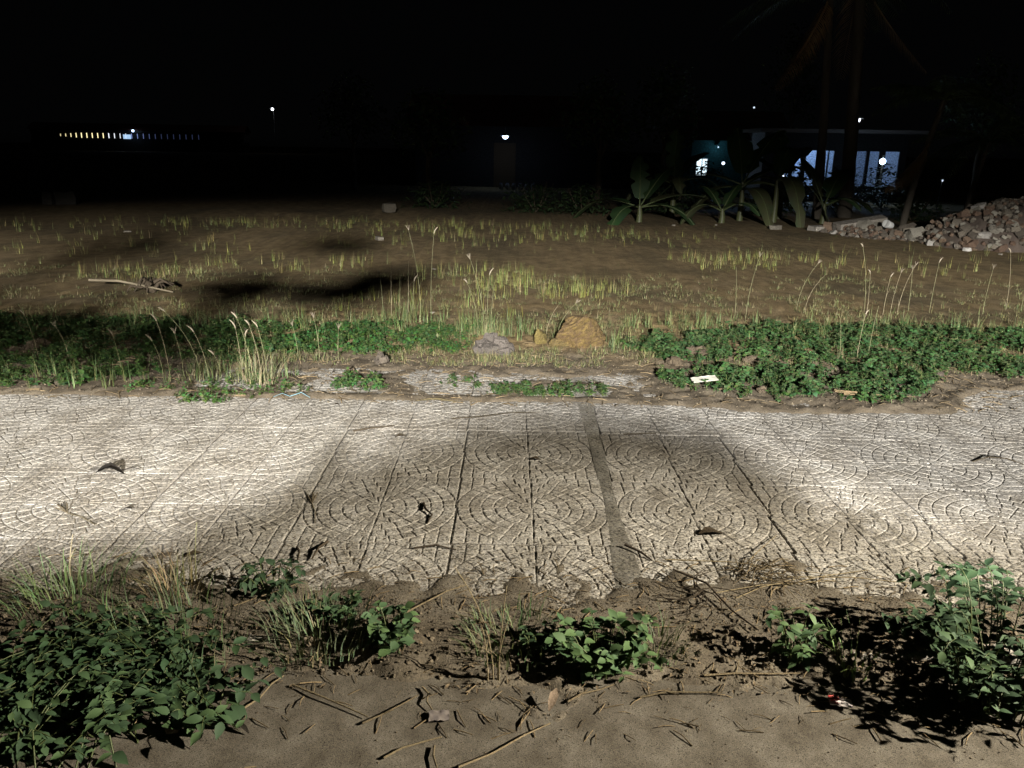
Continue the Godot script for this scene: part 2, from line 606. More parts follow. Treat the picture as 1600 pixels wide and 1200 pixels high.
func ground_cover(called: String, label: String, poly: PackedVector2Array, per_m2_: float, lo: float, hi: float, tone: Color, holes := []) -> void:
	var sprig := MB.new()
	sprig.tube([Vector3.ZERO, Vector3(0.01, 0.05, 0), Vector3(0.0, 0.09, 0.012)], [0.002, 0.0016, 0.001], 3, Color(0.12, 0.14, 0.05))
	for k in 9:
		var one := leaf_mb(rf(0.026, 0.042), 0.027, rf(0.1, 0.35), rf(0.2, 0.5), Color(0.046, 0.078, 0.03) * Color(rf(0.7, 1.35), rf(0.8, 1.3), rf(0.7, 1.2)))
		sprig.append(one, Transform3D(Basis.from_euler(Vector3(rf(-0.4, 0.4), k * 2.4 + rf(-0.4, 0.4), rf(-0.1, 0.7))), Vector3(rf(-0.014, 0.014), rf(0.025, 0.09), rf(-0.014, 0.014))))
	var box := Rect2(poly[0], Vector2.ZERO)
	for p in poly:
		box = box.expand(p)
	var places := []
	var tints := []
	var n := int(box.get_area() * per_m2_ * 1.3)
	for k in n:
		var p := Vector2(rf(box.position.x, box.end.x), rf(box.position.y, box.end.y))
		var wob := p + Vector2(n_fine.get_noise_2d(p.x * 0.7, p.y * 0.7), n_fine.get_noise_2d(p.x * 0.7 + 40.0, p.y * 0.7)) * 0.16
		if not inside(wob, poly):
			continue
		var thick := n_mid.get_noise_2d(p.x * 1.7 + 50.0, p.y * 1.7)
		if thick < rf(-0.45, -0.1):
			continue
		var skip := false
		for h in holes:
			if Vector2((p.x - h.x) / h.z, (p.y - h.y) / h.w).length() < 1.0 + 0.5 * thick:
				skip = true
		if skip:
			continue
		var s := 0.78 * rf(lo, hi) * (1.0 + 0.7 * thick)
		places.append(turned(on_ground(p.x, p.y, -0.01), rf(0, TAU), s, rf(-0.35, 0.35), rf(-0.35, 0.35)))
		var g := rf(0.75, 1.25)
		tints.append(tone * Color(g * rf(0.75, 1.02), g, g * rf(0.85, 1.1)))
	var o := copies(called, sprig.mesh(), M.leaf_plain, places, tints, self)
	tag(o, label, "ground cover")

func field_sprouts() -> void:
	var kinds := []
	for k in 4:
		kinds.append(tuft_mb(3 + k, 0.05, 0.07, 0.2, 0.0042, 0.25, [Color(0.19, 0.22, 0.06), Color(0.14, 0.18, 0.05), Color(0.22, 0.215, 0.085)]))
	# patches: x, d, half width, half depth, count
	var patches := [[0.35, 10.2, 1.15, 0.7, 260], [-0.55, 11.3, 1.0, 1.0, 240], [1.2, 10.6, 0.6, 0.6, 110], [3.4, 13.2, 0.9, 1.1, 230], [4.6, 13.5, 1.0, 0.7, 150], [-5.2, 11.1, 0.9, 0.7, 130], [-3.2, 12.2, 1.5, 0.8, 140],
		[-3.5, 18.3, 4.5, 1.3, 520], [0.3, 17.6, 2.6, 1.6, 420], [-8.5, 17.5, 3.0, 2.0, 260], [-1.6, 15.6, 2.4, 1.2, 170], [2.6, 16.8, 2.0, 1.5, 150], [5.9, 12.6, 1.5, 0.8, 70], [-6.6, 14.0, 2.2, 1.4, 120], [-1.35, 9.3, 0.9, 0.7, 90], [-0.3, 8.5, 0.5, 0.4, 40], [6.5, 14.5, 3.0, 1.2, 60], [-2.0, 9.0, 1.8, 0.6, 70]]
	var lists := [[], [], [], []]
	var tints := [[], [], [], []]
	for p in patches:
		for k in int(p[4] * 0.72):
			var a := rf(0, TAU)
			var r := sqrt(rng.randf())
			var x: float = p[0] + cos(a) * r * p[2]
			var d: float = p[1] + sin(a) * r * p[3]
			if n_mid.get_noise_2d(x * 1.1 + 90.0, d * 1.1) < rf(-0.3, 0.2):
				continue
			var w := rng.randi() % 4
			lists[w].append(turned(on_ground(x, d, -0.005), rf(0, TAU), rf(0.6, 1.25)))
			var g := rf(0.7, 1.2)
			tints[w].append(Color(g, g * rf(0.92, 1.05), g * rf(0.7, 1.2)))
	for k in 320:
		var d := rf(8.5, 20.5)
		var x := rf(-0.68, 0.68) * d
		var w := rng.randi() % 4
		lists[w].append(turned(on_ground(x, d, -0.005), rf(0, TAU), rf(0.35, 0.8)))
		tints[w].append(Color(0.9, 0.85, 0.9) * rf(0.6, 1.1))
	var all := Node3D.new()
	all.name = "grass_sprouts"
	add_child(all)
	all.set_meta("kind", "stuff")
	tag(all, "thin yellow green grass sprouts standing in patches over the brown field", "grass")
	for w in 4:
		copies("sprouts", kinds[w].mesh(), M.grass, lists[w], tints[w], all)
	# low dark turf creeping over the soil behind the ground cover
	var turf := tuft_mb(16, 0.07, 0.02, 0.075, 0.005, 1.1, [Color(0.08, 0.1, 0.04), Color(0.16, 0.145, 0.075), Color(0.22, 0.185, 0.105)])
	var pl := []
	var ti := []
	for k in 5200:
		var d := 6.7 + pow(rng.randf(), 1.6) * 5.2
		var x := rf(-0.7, 0.7) * (d + 0.3)
		var den := n_mid.get_noise_2d(x * 0.9 + 7.0, d * 1.3) + 0.8 * n_big.get_noise_2d(x * 3.0, d * 4.0)
		if den < rf(-0.35, 0.25):
			continue
		pl.append(turned(on_ground(x, d, -0.006), rf(0, TAU), rf(0.6, 1.3)))
		var g := rf(0.7, 1.2)
		ti.append(Color(g, g, g))
	tag(copies("turf", turf.mesh(), M.grass, pl, ti, self), "low dull green and straw turf between the ground cover and the bare field", "grass")
	# upright grass behind and among the ground cover
	var tall := tuft_mb(9, 0.05, 0.08, 0.2, 0.006, 0.4, [Color(0.06, 0.095, 0.03), Color(0.1, 0.125, 0.045), Color(0.14, 0.145, 0.065)])
	pl = []
	ti = []
	for q in [[-1.3, 8.15, 1.4, 0.45, 170], [2.2, 8.15, 1.3, 0.4, 130], [0.15, 7.75, 0.5, 0.4, 60], [-3.9, 8.0, 1.6, 0.4, 120], [4.4, 8.4, 1.4, 0.35, 90], [0.95, 7.4, 0.25, 0.3, 26], [-2.25, 6.3, 0.5, 0.25, 60], [-3.6, 6.0, 0.9, 0.2, 50], [-0.45, 7.7, 0.3, 0.4, 50]]:
		for k in int(q[4] * 0.55):
			var a := rf(0, TAU)
			var r := sqrt(rng.randf())
			pl.append(turned(on_ground(q[0] + cos(a) * r * q[2], q[1] + sin(a) * r * q[3], -0.005), rf(0, TAU), rf(0.5, 1.3)))
			var g := rf(0.7, 1.15)
			ti.append(Color(g, g, g))
	tag(copies("verge_grass", tall.mesh(), M.grass, pl, ti, self), "upright green grass fringing the ground cover behind the pavement", "grass")

# ------------------------------------------------------------------ stones, rubble, litter
func chunk_mb(seed_: int, size: Vector3, rough: float, round_: float, col: Color) -> MB:
	# a broken lump: a 3 x 3 cube shell pushed about, flat faces
	var r := RandomNumberGenerator.new()
	r.seed = seed_
	var pts := {}
	for x in [-1, 0, 1]:
		for y in [-1, 0, 1]:
			for z in [-1, 0, 1]:
				var p := Vector3(x, y, z)
				if p == Vector3.ZERO:
					continue
				p = p.lerp(p.normalized() * 1.15, round_)
				p += Vector3(r.randf_range(-1, 1), r.randf_range(-1, 1), r.randf_range(-1, 1)) * rough
				pts[Vector3i(x, y, z)] = p * size * 0.5
	var m := MB.new()
	for ax in 3:
		for s in [-1, 1]:
			for i in [-1, 0]:
				for j in [-1, 0]:
					var q := []
					for o in [[0, 0], [1, 0], [1, 1], [0, 1]]:
						var w := Vector3i.ZERO
						w[ax] = s
						w[(ax + 1) % 3] = i + o[0]
						w[(ax + 2) % 3] = j + o[1]
						q.append(pts[w])
					var shade := r.randf_range(0.9, 1.1)
					if s > 0:
						m.flat_quad(q[0], q[1], q[2], q[3], col * Color(shade, shade, shade))
					else:
						m.flat_quad(q[3], q[2], q[1], q[0], col * Color(shade, shade, shade))
	return m

func lump_mb(seed_: int, size: Vector3, col: Color) -> MB:
	var m := MB.new()
	for k in 16:
		var a := rf(0, TAU)
		var q := sqrt(rng.randf()) * 0.42
		m.append(chunk_mb(seed_ + k, Vector3(1.1, 0.8, 0.9), 0.22, 0.4, col * rf(0.75, 1.2)), turned(Vector3(cos(a) * q * size.x, (0.4 - q) * size.y * rf(0.3, 1.0), sin(a) * q * size.z), rf(0, TAU), size.x * rf(0.2, 0.42), rf(-0.6, 0.6), rf(-0.6, 0.6)))
	return m

func rock_mb(seed_: int, size: Vector3, lumpy: float, freq: float, cols: Array, rings := 22) -> MB:
	var n := FastNoiseLite.new()
	n.seed = seed_
	n.frequency = freq
	n.noise_type = FastNoiseLite.TYPE_CELLULAR
	n.cellular_return_type = FastNoiseLite.RETURN_DISTANCE
	n.fractal_type = FastNoiseLite.FRACTAL_NONE
	var n2 := FastNoiseLite.new()
	n2.seed = seed_ + 5
	n2.frequency = freq * 1.7
	var planes := []
	var r := RandomNumberGenerator.new()
	r.seed = seed_ * 13 + 2
	for k in 15:
		planes.append([Vector3(r.randfn(), r.randfn() * 0.8, r.randfn()).normalized(), r.randf_range(0.78, 1.05)])
	var m := MB.new()
	var seg := rings * 2
	for a in rings + 1:
		for b in seg:
			var th := PI * a / rings
			var ph := TAU * b / seg
			var p := Vector3(sin(th) * cos(ph), cos(th), sin(th) * sin(ph))
			var reach := 1.4
			for q in planes:
				var along: float = p.dot(q[0])
				if along > 0.05:
					reach = minf(reach, q[1] / along)
			p *= reach
			var k := 1.0 + lumpy * (n.get_noise_3dv(p) + 0.6 * n2.get_noise_3dv(p * 2.0))
			var w := clampf(0.5 + n2.get_noise_3dv(p * 1.3 + Vector3.ONE * 4.0) * 1.4, 0.0, 1.0)
			m.vert(p * k * size * 0.5, cols[0].lerp(cols[1], w).lerp(cols[2], clampf(n2.get_noise_3dv(p * 3.0) * 1.5, 0.0, 0.8)))
	for a in rings:
		for b in seg:
			m.quad(a * seg + b, a * seg + (b + 1) % seg, (a + 1) * seg + (b + 1) % seg, (a + 1) * seg + b)
	return m

func twig_mb(pts: Array, r0: float, r1: float, col: Color) -> MB:
	var m := MB.new()
	var rad := []
	for k in pts.size():
		rad.append(lerpf(r0, r1, float(k) / (pts.size() - 1)))
	m.tube(pts, rad, 5, col)
	return m

func dry_leaf_mb(length: float, width: float, curl: float, col: Color) -> MB:
	var m := MB.new()
	for k in 7:
		var t := k / 6.0
		var w := width * 0.5 * sin(PI * (0.06 + 0.9 * t)) * (1.0 + rf(-0.2, 0.2))
		var y := curl * length * (0.15 + sin(PI * t * 1.2)) * 0.3
		m.vert(Vector3((t - 0.5) * length, y + curl * w * rf(0.6, 1.6), -w), col)
		m.vert(Vector3((t - 0.5) * length, y, 0), col * 0.85)
		m.vert(Vector3((t - 0.5) * length, y + curl * w * rf(0.6, 1.6), w), col)
	for k in 6:
		var b := k * 3
		m.quad(b, b + 1, b + 4, b + 3)
		m.quad(b + 1, b + 2, b + 5, b + 4)
	return m

func sheet_mb(w: float, l: float, crumple: float, seed_: int, cols: Array) -> MB:
	# a crumpled scrap of film or foam with two faces and a thin edge
	var m := MB.new()
	var n := FastNoiseLite.new()
	n.seed = seed_
	n.frequency = 0.35
	for side in 2:
		for a in 8:
			for b in 6:
				var u := a / 7.0
				var t := b / 5.0
				var rag := 1.0 + 0.16 * n.get_noise_2d(a * 3.0, b * 7.0)
				m.vert(Vector3((u - 0.5) * l * rag, absf(n.get_noise_2d(a, b)) * crumple * l + (0.0 if side else -0.004), (t - 0.5) * w * rag), cols[(a / 2 + b / 3) % cols.size()])
	for a in 7:
		for b in 5:
			var p := 48 + a * 6 + b
			m.quad(p, p + 1, p + 7, p + 6)
			p -= 48
			m.quad(p, p + 6, p + 7, p + 1)
	for a in 7:
		for e in [0, 5]:
			var p: int = a * 6 + e
			m.quad(p, p + 6, p + 54, p + 48)
	return m

func build_rubble() -> void:
	var cx := 10.5
	var cd := 16.7
	var t := thing("rubble_pile", "heap of broken brick and concrete rubble at the field's edge", "rubble", V(cx, gh(cx, cd), cd))
	var height := func(x: float, d: float) -> float:
		var r := Vector2((x - cx) / 2.05, (d - cd) / 1.5).length()
		var tail := 0.2 * exp(-pow((d - 18.0 + (x - 8.0) * 0.55) / 0.55, 2.0)) * smoothstep(6.9, 7.6, x) * (1.0 - smoothstep(8.6, 9.6, x))
		return 0.98 * pow(maxf(0.0, 1.0 - r * r), 0.9) + tail + 0.05 * n_mid.get_noise_2d(x * 2.0, d * 2.0)
	var m := MB.new()
	var nx := 46
	var nd := 34
	for r in nd + 1:
		for k in nx + 1:
			var x := lerpf(6.7, 12.8, float(k) / nx)
			var d := lerpf(15.0, 19.2, float(r) / nd)
			m.vert(V(x - cx, height.call(x, d) - 0.1 + gh(x, d) - gh(cx, cd), d - cd), Color(0.15, 0.12, 0.1) * rf(0.8, 1.2))
	for r in nd:
		for k in nx:
			var p := r * (nx + 1) + k
			m.quad(p, p + 1, p + nx + 2, p + nx + 1)
	obj("dirt_core", m.mesh(), M.clod, t)
	var kinds := []
	for k in 8:
		kinds.append(chunk_mb(40 + k, Vector3(rf(0.8, 1.3), rf(0.5, 0.9), rf(0.7, 1.0)), 0.2, 0.25, Color(1, 1, 1)).mesh())
	var tones := [Color(0.24, 0.212, 0.172), Color(0.19, 0.165, 0.135), Color(0.23, 0.165, 0.12), Color(0.18, 0.122, 0.09), Color(0.32, 0.3, 0.255), Color(0.13, 0.112, 0.092)]
	var mats := tones.map(func(q): return grained(q.linear_to_srgb(), M.t_speck, 2.0, M.t_bump, 0.6))
	var pale := grained(lin(0.45, 0.43, 0.4), M.t_speck, 2.0, M.t_bump, 0.4)
	var made := 0
	var small := MB.new()
	var tries := 0
	while tries < 2600:
		tries += 1
		var x := rf(6.9, 12.6)
		var d := rf(15.1, 19.0)
		var y: float = height.call(x, d)
		if y < 0.04 or d > cd + 0.9 and x > 9.0:
			continue
		var big := made < 285
		var s := rf(0.08, 0.2) * (1.8 if rng.randf() < 0.1 else 0.9) if big else rf(0.04, 0.11)
		var xf := turned(V(x - cx, y - 0.07 + gh(x, d) - gh(cx, cd) + s * 0.12, d - cd), rf(0, TAU), s, rf(-0.7, 0.7), rf(-0.7, 0.7))
		if big:
			obj("chunk", kinds[rng.randi() % 8], pale if rng.randf() < 0.05 else mats[rng.randi() % 6], t, xf)
			made += 1
		else:
			var q: Color = tones[rng.randi() % 6]
			small.append(chunk_mb(200 + tries % 9, Vector3(1, 0.7, 0.8), 0.2, 0.2, q), xf)
	var o := obj("crumbs", small.mesh(), M.clod, t)
	o.set_meta("kind", "stuff")
	# slab and block lying at the tail of the heap
	var b := chunk_mb(7, Vector3(1.15, 0.16, 0.34), 0.06, 0.0, Color(0.36, 0.33, 0.29))
	single("concrete_slab", "long broken concrete slab tilted against the low end of the rubble", "slab", b.mesh(), M.rubble, turned(V(7.9, 0.28, 18.6), 0.12, 1.0, 0.1, 0.16))
	single("concrete_block", "pale concrete block lying apart on the soil left of the tilted slab", "block", chunk_mb(9, Vector3(0.42, 0.2, 0.3), 0.12, 0.2, Color(0.42, 0.39, 0.35)).mesh(), M.rubble, turned(V(7.1, 0.08, 18.95), 0.3))
	single("white_stone", "small bright white stone at the foot of the rubble heap", "stone", chunk_mb(11, Vector3(0.13, 0.11, 0.12), 0.12, 0.5, Color(0.75, 0.74, 0.7)).mesh(), M.rubble, turned(V(8.75, 0.05, 15.6), 0.4))
	single("plaster_slab", "pale flat plaster slab leaning on the front of the rubble heap", "slab", chunk_mb(13, Vector3(0.34, 0.3, 0.07), 0.12, 0.1, Color(0.6, 0.62, 0.6)).mesh(), M.rubble, turned(V(9.95, 0.2, 15.3), -0.2, 1.0, -0.7, 0.2))
	single("paint_can", "small white pail lying on its side at the heap's low end", "pail", _pail().mesh(), M.paint_white, turned(V(8.28, 0.3, 17.9), 0.5, 1.0, 0.3, 1.3))

func _pail() -> MB:
	var m := MB.new()
	m.tube([Vector3(0, 0, 0), Vector3(0, 0.005, 0), Vector3(0, 0.2, 0), Vector3(0, 0.205, 0), Vector3(0, 0.19, 0)], [0.06, 0.075, 0.085, 0.09, 0.08], 16, Color(0.8, 0.8, 0.8))
	return m

func build_stones() -> void:
	var r := rock_mb(3, Vector3(0.56, 0.38, 0.38), 0.16, 1.9, [Color(0.42, 0.29, 0.18), Color(0.62, 0.46, 0.17), Color(0.15, 0.11, 0.085)], 30)
	single("ochre_rock", "large orange ochre rock standing behind the pavement", "rock", r.mesh(), M.rock, turned(on_ground(0.64, 7.36, 0.1), 0.2, 0.86, 0.05, 0.06))
	single("yellow_rock", "small yellow rock beside the large ochre rock", "rock", rock_mb(8, Vector3(0.13, 0.17, 0.12), 0.2, 1.2, [Color(0.55, 0.45, 0.16), Color(0.62, 0.52, 0.22), Color(0.3, 0.22, 0.1)], 18).mesh(), M.rock, turned(on_ground(0.25, 7.4, 0.05), 0.8))
	single("yellow_rock", "small flat ochre stone at the foot of the large ochre rock", "rock", rock_mb(9, Vector3(0.2, 0.12, 0.12), 0.25, 1.2, [Color(0.45, 0.34, 0.14), Color(0.5, 0.4, 0.2), Color(0.25, 0.19, 0.1)], 18).mesh(), M.rock, turned(on_ground(0.43, 7.3, 0.02), 0.3))
	# grey lump of dried mud: a pile of lumps in one body
	var mud := MB.new()
	for k in 46:
		var a := rf(0, TAU)
		var q := sqrt(rng.randf())
		var s := rf(0.05, 0.13)
		mud.append(chunk_mb(300 + k, Vector3(1.1, 0.8, 0.9), 0.24, 0.4, Color(0.21, 0.185, 0.165) * rf(0.7, 1.2)), turned(Vector3(cos(a) * q * 0.22, 0.2 * (1.0 - q) * rf(0.5, 1.1) + 0.01, sin(a) * q * 0.13), rf(0, TAU), s, rf(-0.6, 0.6), rf(-0.6, 0.6)))
	single("mud_heap", "grey crumbly heap of dried mud beside the ground cover", "mud", mud.mesh(), M.clod, turned(on_ground(-0.18, 7.12, 0.0), 0.0, 0.8))
	var list := [[1.7, 7.12, 0.2, 0.08, "tan lump of earth on the ground cover, nearest the field"], [1.42, 6.78, 0.17, 0.06, "tan lump of earth at the near edge of the bare gap in the ground cover"], [2.13, 6.86, 0.16, 0.07, "tan lump of earth in the middle of the bare gap in the ground cover"], [2.32, 6.74, 0.14, 0.05, "low lump of earth beside the grey cement patch in the ground cover"],
		[-1.12, 6.58, 0.14, 0.12, "dark pointed stone on the straw litter before the ground cover"], [3.63, 6.58, 0.11, 0.05, "grey stone at the far corner of the ground cover"], [-4.25, 6.95, 0.2, 0.1, "tan lump of earth in the shaded ground cover"], [-1.35, 6.45, 0.08, 0.03, "small tan pebble on the bare cement behind the pavement"], [1.95, 5.98, 0.09, 0.05, "rust brown dead leaf clod at the edge of the ground cover"]]
	for k in list.size():
		var q: Array = list[k]
		var col := Color(0.19, 0.15, 0.105) if k != 4 and k != 5 else Color(0.19, 0.16, 0.13)
		single("clod", q[4], "earth lump" if k != 4 and k != 5 and k != 7 else "stone", lump_mb(60 + k * 20, Vector3(q[2], q[3] * 1.3, q[2] * 0.7), col).mesh(), M.clod, turned(on_ground(q[0], q[1], q[3] * 0.35), rf(0, TAU)))
	for k in 2:
		single("field_block", ["taller grey stone of the two at the far end of the field", "wider pale stone of the two at the far end of the field"][k], "stone", chunk_mb(80 + k, Vector3([0.28, 0.55][k], 0.42, 0.35), 0.12, 0.3, Color(0.1, 0.095, 0.085)).mesh(), M.rubble, turned(on_ground([-13.2, -12.75][k], 23.2, 0.15), 0.4 * k))
	single("ridge_stone", "pale stone on the low earth ridge at the field's far edge", "stone", chunk_mb(90, Vector3(0.34, 0.24, 0.25), 0.12, 0.4, Color(0.14, 0.125, 0.1)).mesh(), M.rubble, turned(on_ground(-3.3, 21.4, 0.06), 0.4))
	# pale stones scattered over the field
	for q in [[-2.62, 15.7, 0.22, "white flat stone in front of the far grass sprouts"], [-0.9, 8.75, 0.06, "white pebble among the thin grass stalks"], [-1.2, 12.0, 0.08, "white pebble in the field beyond the tree's shadow"], [6.2, 19.3, 0.3, "flat pale stone before the banana plants"], [3.9, 20.0, 0.13, "pale stone at the foot of the low banana plant"], [5.0, 20.2, 0.1, "small stone between the two banana plants"], [9.05, 15.0, 0.07, "grey pebble on the soil before the rubble heap"], [-7.9, 16.5, 0.14, "grey stone in the far left of the field"]]:
		single("field_stone", q[3], "stone", chunk_mb(int(q[1] * 100), Vector3(q[2], q[2] * 0.4, q[2] * 0.6), 0.14, 0.4, Color(0.34, 0.31, 0.26)).mesh(), M.rubble, turned(on_ground(q[0], q[1], q[2] * 0.1), rf(0, TAU)))
	# root ball with a stick in the field
	var w := thing("dead_root", "dark dead root mass with a pale stick lying in the field", "root", on_ground(-4.45, 9.75))
	var rt := MB.new()
	for k in 26:
		var a := rf(0, TAU)
		var p := []
		var e := Vector3(cos(a) * rf(0.12, 0.34), rf(0.0, 0.12), sin(a) * rf(0.06, 0.16))
		for j in 5:
			var u := j / 4.0
			p.append(e * u + Vector3(rf(-0.03, 0.03), 0.12 * sin(PI * u) * rf(0.4, 1.2), rf(-0.03, 0.03)))
		rt.append(twig_mb(p, 0.03, 0.008, Color(0.12, 0.095, 0.07)), Transform3D())
	obj("roots", rt.mesh(), M.wood, w)
	obj("stick", twig_mb([Vector3(-0.75, 0.14, 0.02), Vector3(-0.4, 0.13, 0.0), Vector3(-0.05, 0.08, 0.05), Vector3(0.3, 0.02, 0.1)], 0.018, 0.012, Color(0.36, 0.31, 0.22)).mesh(), M.wood, w)

func build_litter() -> void:
	# things lying on the pavement
	var bark := Color(0.13, 0.105, 0.075)
	var dead := thing("dead_leaf", "curled blackish dead leaf on the open pavement tiles", "dead leaf", on_ground(-2.29, 4.23, 0.004), 0.2)
	obj("blade", dry_leaf_mb(0.15, 0.07, 0.6, Color(0.035, 0.03, 0.026)).mesh(), M.wood, dead)
	obj("stalk", twig_mb([Vector3(0.07, 0.015, 0), Vector3(0.12, 0.02, -0.02), Vector3(0.15, 0.004, -0.03)], 0.004, 0.002, Color(0.04, 0.035, 0.03)).mesh(), M.wood, dead)
	for q in [[-1.97, 3.77, 0.05, 0.3, "small dark leaf scrap on the tiles near the curled dead leaf"], [1.62, 3.98, 0.035, 0.1, "tiny dark crumb on the sunken tiles of the bright patch"], [-1.45, 3.3, 0.09, 0.7, "brown dead leaf where the pavement meets the sand"], [1.0, 3.6, 0.13, 0.2, "brown crumpled leaf scrap on the tiles beside the dry straw"], [-0.72, 4.9, 0.08, 0.4, "tan leaf scrap on the pavement near the forked twig"], [0.15, 4.55, 0.07, 0.1, "tan dust covered leaf on the shaded tiles"], [-1.28, 5.55, 0.05, 0.4, "tan chip of bark at the far edge of the tiles"]]:
		single("leaf_scrap", q[4], "dead leaf", dry_leaf_mb(q[2], q[2] * 0.45, 0.3, Color(0.1, 0.075, 0.05) if q[0] > -1.9 else Color(0.04, 0.035, 0.03)).mesh(), M.wood, turned(on_ground(q[0], q[1], 0.004), q[3]))
	var twigs := [
		["forked dark twig on the lit tiles", -1.05, 5.0, [[0, 0.004, 0], [0.1, 0.012, -0.03], [0.2, 0.006, -0.09], [0.26, 0.01, -0.1]], 0.006],
		["thin bent twig on the lit tiles near the frame's right", 2.86, 4.63, [[0, 0.003, 0], [0.12, 0.02, -0.04], [0.22, 0.02, -0.02], [0.3, 0.003, 0.03]], 0.005],
		["crooked black twig lying in the shade on a tile fan", -0.46, 3.9, [[0, 0.004, 0], [0.02, 0.014, 0.09], [0.06, 0.01, 0.15], [0.045, 0.004, 0.24]], 0.007],
		["short curved twig on the tiles beside the tall straw", -0.45, 3.4, [[0, 0.004, 0], [0.1, 0.012, -0.02], [0.2, 0.004, 0.01]], 0.006],
		["y-shaped dark twig at the edge of the sand", -1.0, 3.34, [[0, 0.004, -0.05], [0.03, 0.02, 0.02], [0.04, 0.01, 0.1]], 0.007],
		["leaning dark twig beside the y-shaped twig", -0.89, 3.36, [[0.02, 0.004, -0.09], [0.0, 0.02, 0.0], [-0.01, 0.01, 0.09]], 0.008],
		["forked twig on the sand in front of the cement joint", 0.55, 3.42, [[0, 0.02, -0.02], [0.07, 0.012, 0.04], [0.11, 0.004, 0.1]], 0.007],
		["long thin straw curving over the far row of tiles", -0.42, 5.33, [[0, 0.004, 0.05], [0.2, 0.012, 0.02], [0.42, 0.012, -0.08], [0.62, 0.004, -0.12]], 0.004],
		["thin twig on the tiles above the cement joint", 0.75, 5.02, [[0, 0.004, 0], [0.12, 0.012, 0.01], [0.22, 0.006, -0.02]], 0.004]]
	for q in twigs:
		var p: Array = q[3].map(func(a): return Vector3(a[0], a[1], a[2]))
		single("twig", q[0], "twig", twig_mb(p, q[4], q[4] * 0.5, bark * rf(0.5, 1.0)).mesh(), M.wood, turned(on_ground(q[1], q[2]), 0.0))
	# fallen grass heads on the tiles
	for q in [[-1.05, 3.88, 0.3, "dry grass head splayed on the tiles beside the shade"], [-2.26, 3.72, 1.0, "dry grass head lying on the tiles at the frame's left"]]:
		var m := MB.new()
		for k in 5:
			var a := rf(-0.5, 0.5) + 1.4
			m.tube([Vector3.ZERO, Vector3(cos(a) * 0.05, 0.012, -sin(a) * 0.05), Vector3(cos(a) * 0.09, 0.02, -sin(a) * 0.1)], [0.002, 0.005, 0.002], 4, Color(0.2, 0.17, 0.12))
		m.tube([Vector3.ZERO, Vector3(0.01, 0.004, 0.12), Vector3(0.0, 0.004, 0.25)], [0.003, 0.0025, 0.002], 4, Color(0.24, 0.21, 0.14))
		single("fallen_grass", q[3], "grass", m.mesh(), M.wood, turned(on_ground(q[0], q[1]), q[2]))
	# rubbish
	single("foam_sheet", "white torn foam sheet caught at the edge of the ground cover", "foam sheet", sheet_mb(0.08, 0.2, 0.06, 4, [Color(0.42, 0.41, 0.35), Color(0.38, 0.37, 0.32)]).mesh(), M.paper, turned(on_ground(1.52, 6.08, 0.075), 0.15, 1.0, 0.25, 0.08))
	var string := MB.new()
	string.tube([Vector3(-0.14, 0.0, 0.02), Vector3(-0.06, 0.025, -0.01), Vector3(0.0, 0.01, 0.02), Vector3(0.08, 0.03, -0.01), Vector3(0.15, 0.0, 0.03)], [0.0015, 0.0015, 0.003, 0.003, 0.0015], 5, Color(0.13, 0.24, 0.29))
	single("plastic_string", "pale blue plastic string at the far edge of the tiles", "string", string.mesh(), M.paper, turned(on_ground(-1.66, 5.72), 0.1))
	var husk := MB.new()
	husk.append(dry_leaf_mb(0.34, 0.05, 0.15, Color(0.55, 0.47, 0.27)), Transform3D())
	single("leaf_sheath", "long pale yellow leaf sheath lying along the far edge of the tiles", "leaf sheath", husk.mesh(), M.wood, turned(on_ground(-0.55, 5.64, 0.01), 0.05))
	var straw := MB.new()
	for k in 7:
		straw.append(twig_mb([Vector3(rf(-0.3, -0.1), rf(0.01, 0.04), rf(-0.03, 0.03)), Vector3(0, rf(0.02, 0.05), rf(-0.02, 0.02)), Vector3(rf(0.1, 0.35), rf(0.01, 0.03), rf(-0.05, 0.05))], 0.004, 0.002, Color(0.38, 0.29, 0.17)), Transform3D())
	single("dry_straw", "reddish dry straw at the near corner of the big ground cover", "straw", straw.mesh(), M.wood, turned(on_ground(2.72, 5.86, 0.01), -0.15))
	var w := thing("snack_wrapper", "crumpled red and white wrapper on the soil bank", "wrapper", on_ground(1.17, 2.38, 0.02), -0.2)
	obj("white_film", sheet_mb(0.04, 0.075, 0.28, 14, [Color(0.45, 0.4, 0.39), Color(0.5, 0.47, 0.45)]).mesh(), M.paper, w)
	obj("red_film", sheet_mb(0.024, 0.034, 0.3, 15, [Color(0.4, 0.05, 0.05), Color(0.48, 0.12, 0.1)]).mesh(), M.paper, w, turned(Vector3(-0.022, 0.013, -0.004), 0.2))
	single("dry_leaf", "pale tan dry leaf standing on the soil by the leafy weed", "dead leaf", dry_leaf_mb(0.085, 0.03, 0.35, Color(0.42, 0.33, 0.25)).mesh(), M.wood, turned(on_ground(0.16, 2.36, 0.03), 1.3, 1.0, 0.2, 0.6))
	single("bag_scrap", "dark grey plastic scrap half buried in the soil bank", "plastic scrap", sheet_mb(0.05, 0.07, 0.2, 21, [Color(0.12, 0.105, 0.1), Color(0.15, 0.13, 0.12)]).mesh(), M.paper, turned(on_ground(-0.23, 2.29, 0.012), 0.1))
	single("pale_pebble", "pale round pebble among the big weed's leaves", "pebble", chunk_mb(33, Vector3(0.045, 0.03, 0.035), 0.1, 0.7, Color(0.5, 0.45, 0.33)).mesh(), M.rock, turned(on_ground(-1.1, 2.2, 0.02), 0.2))
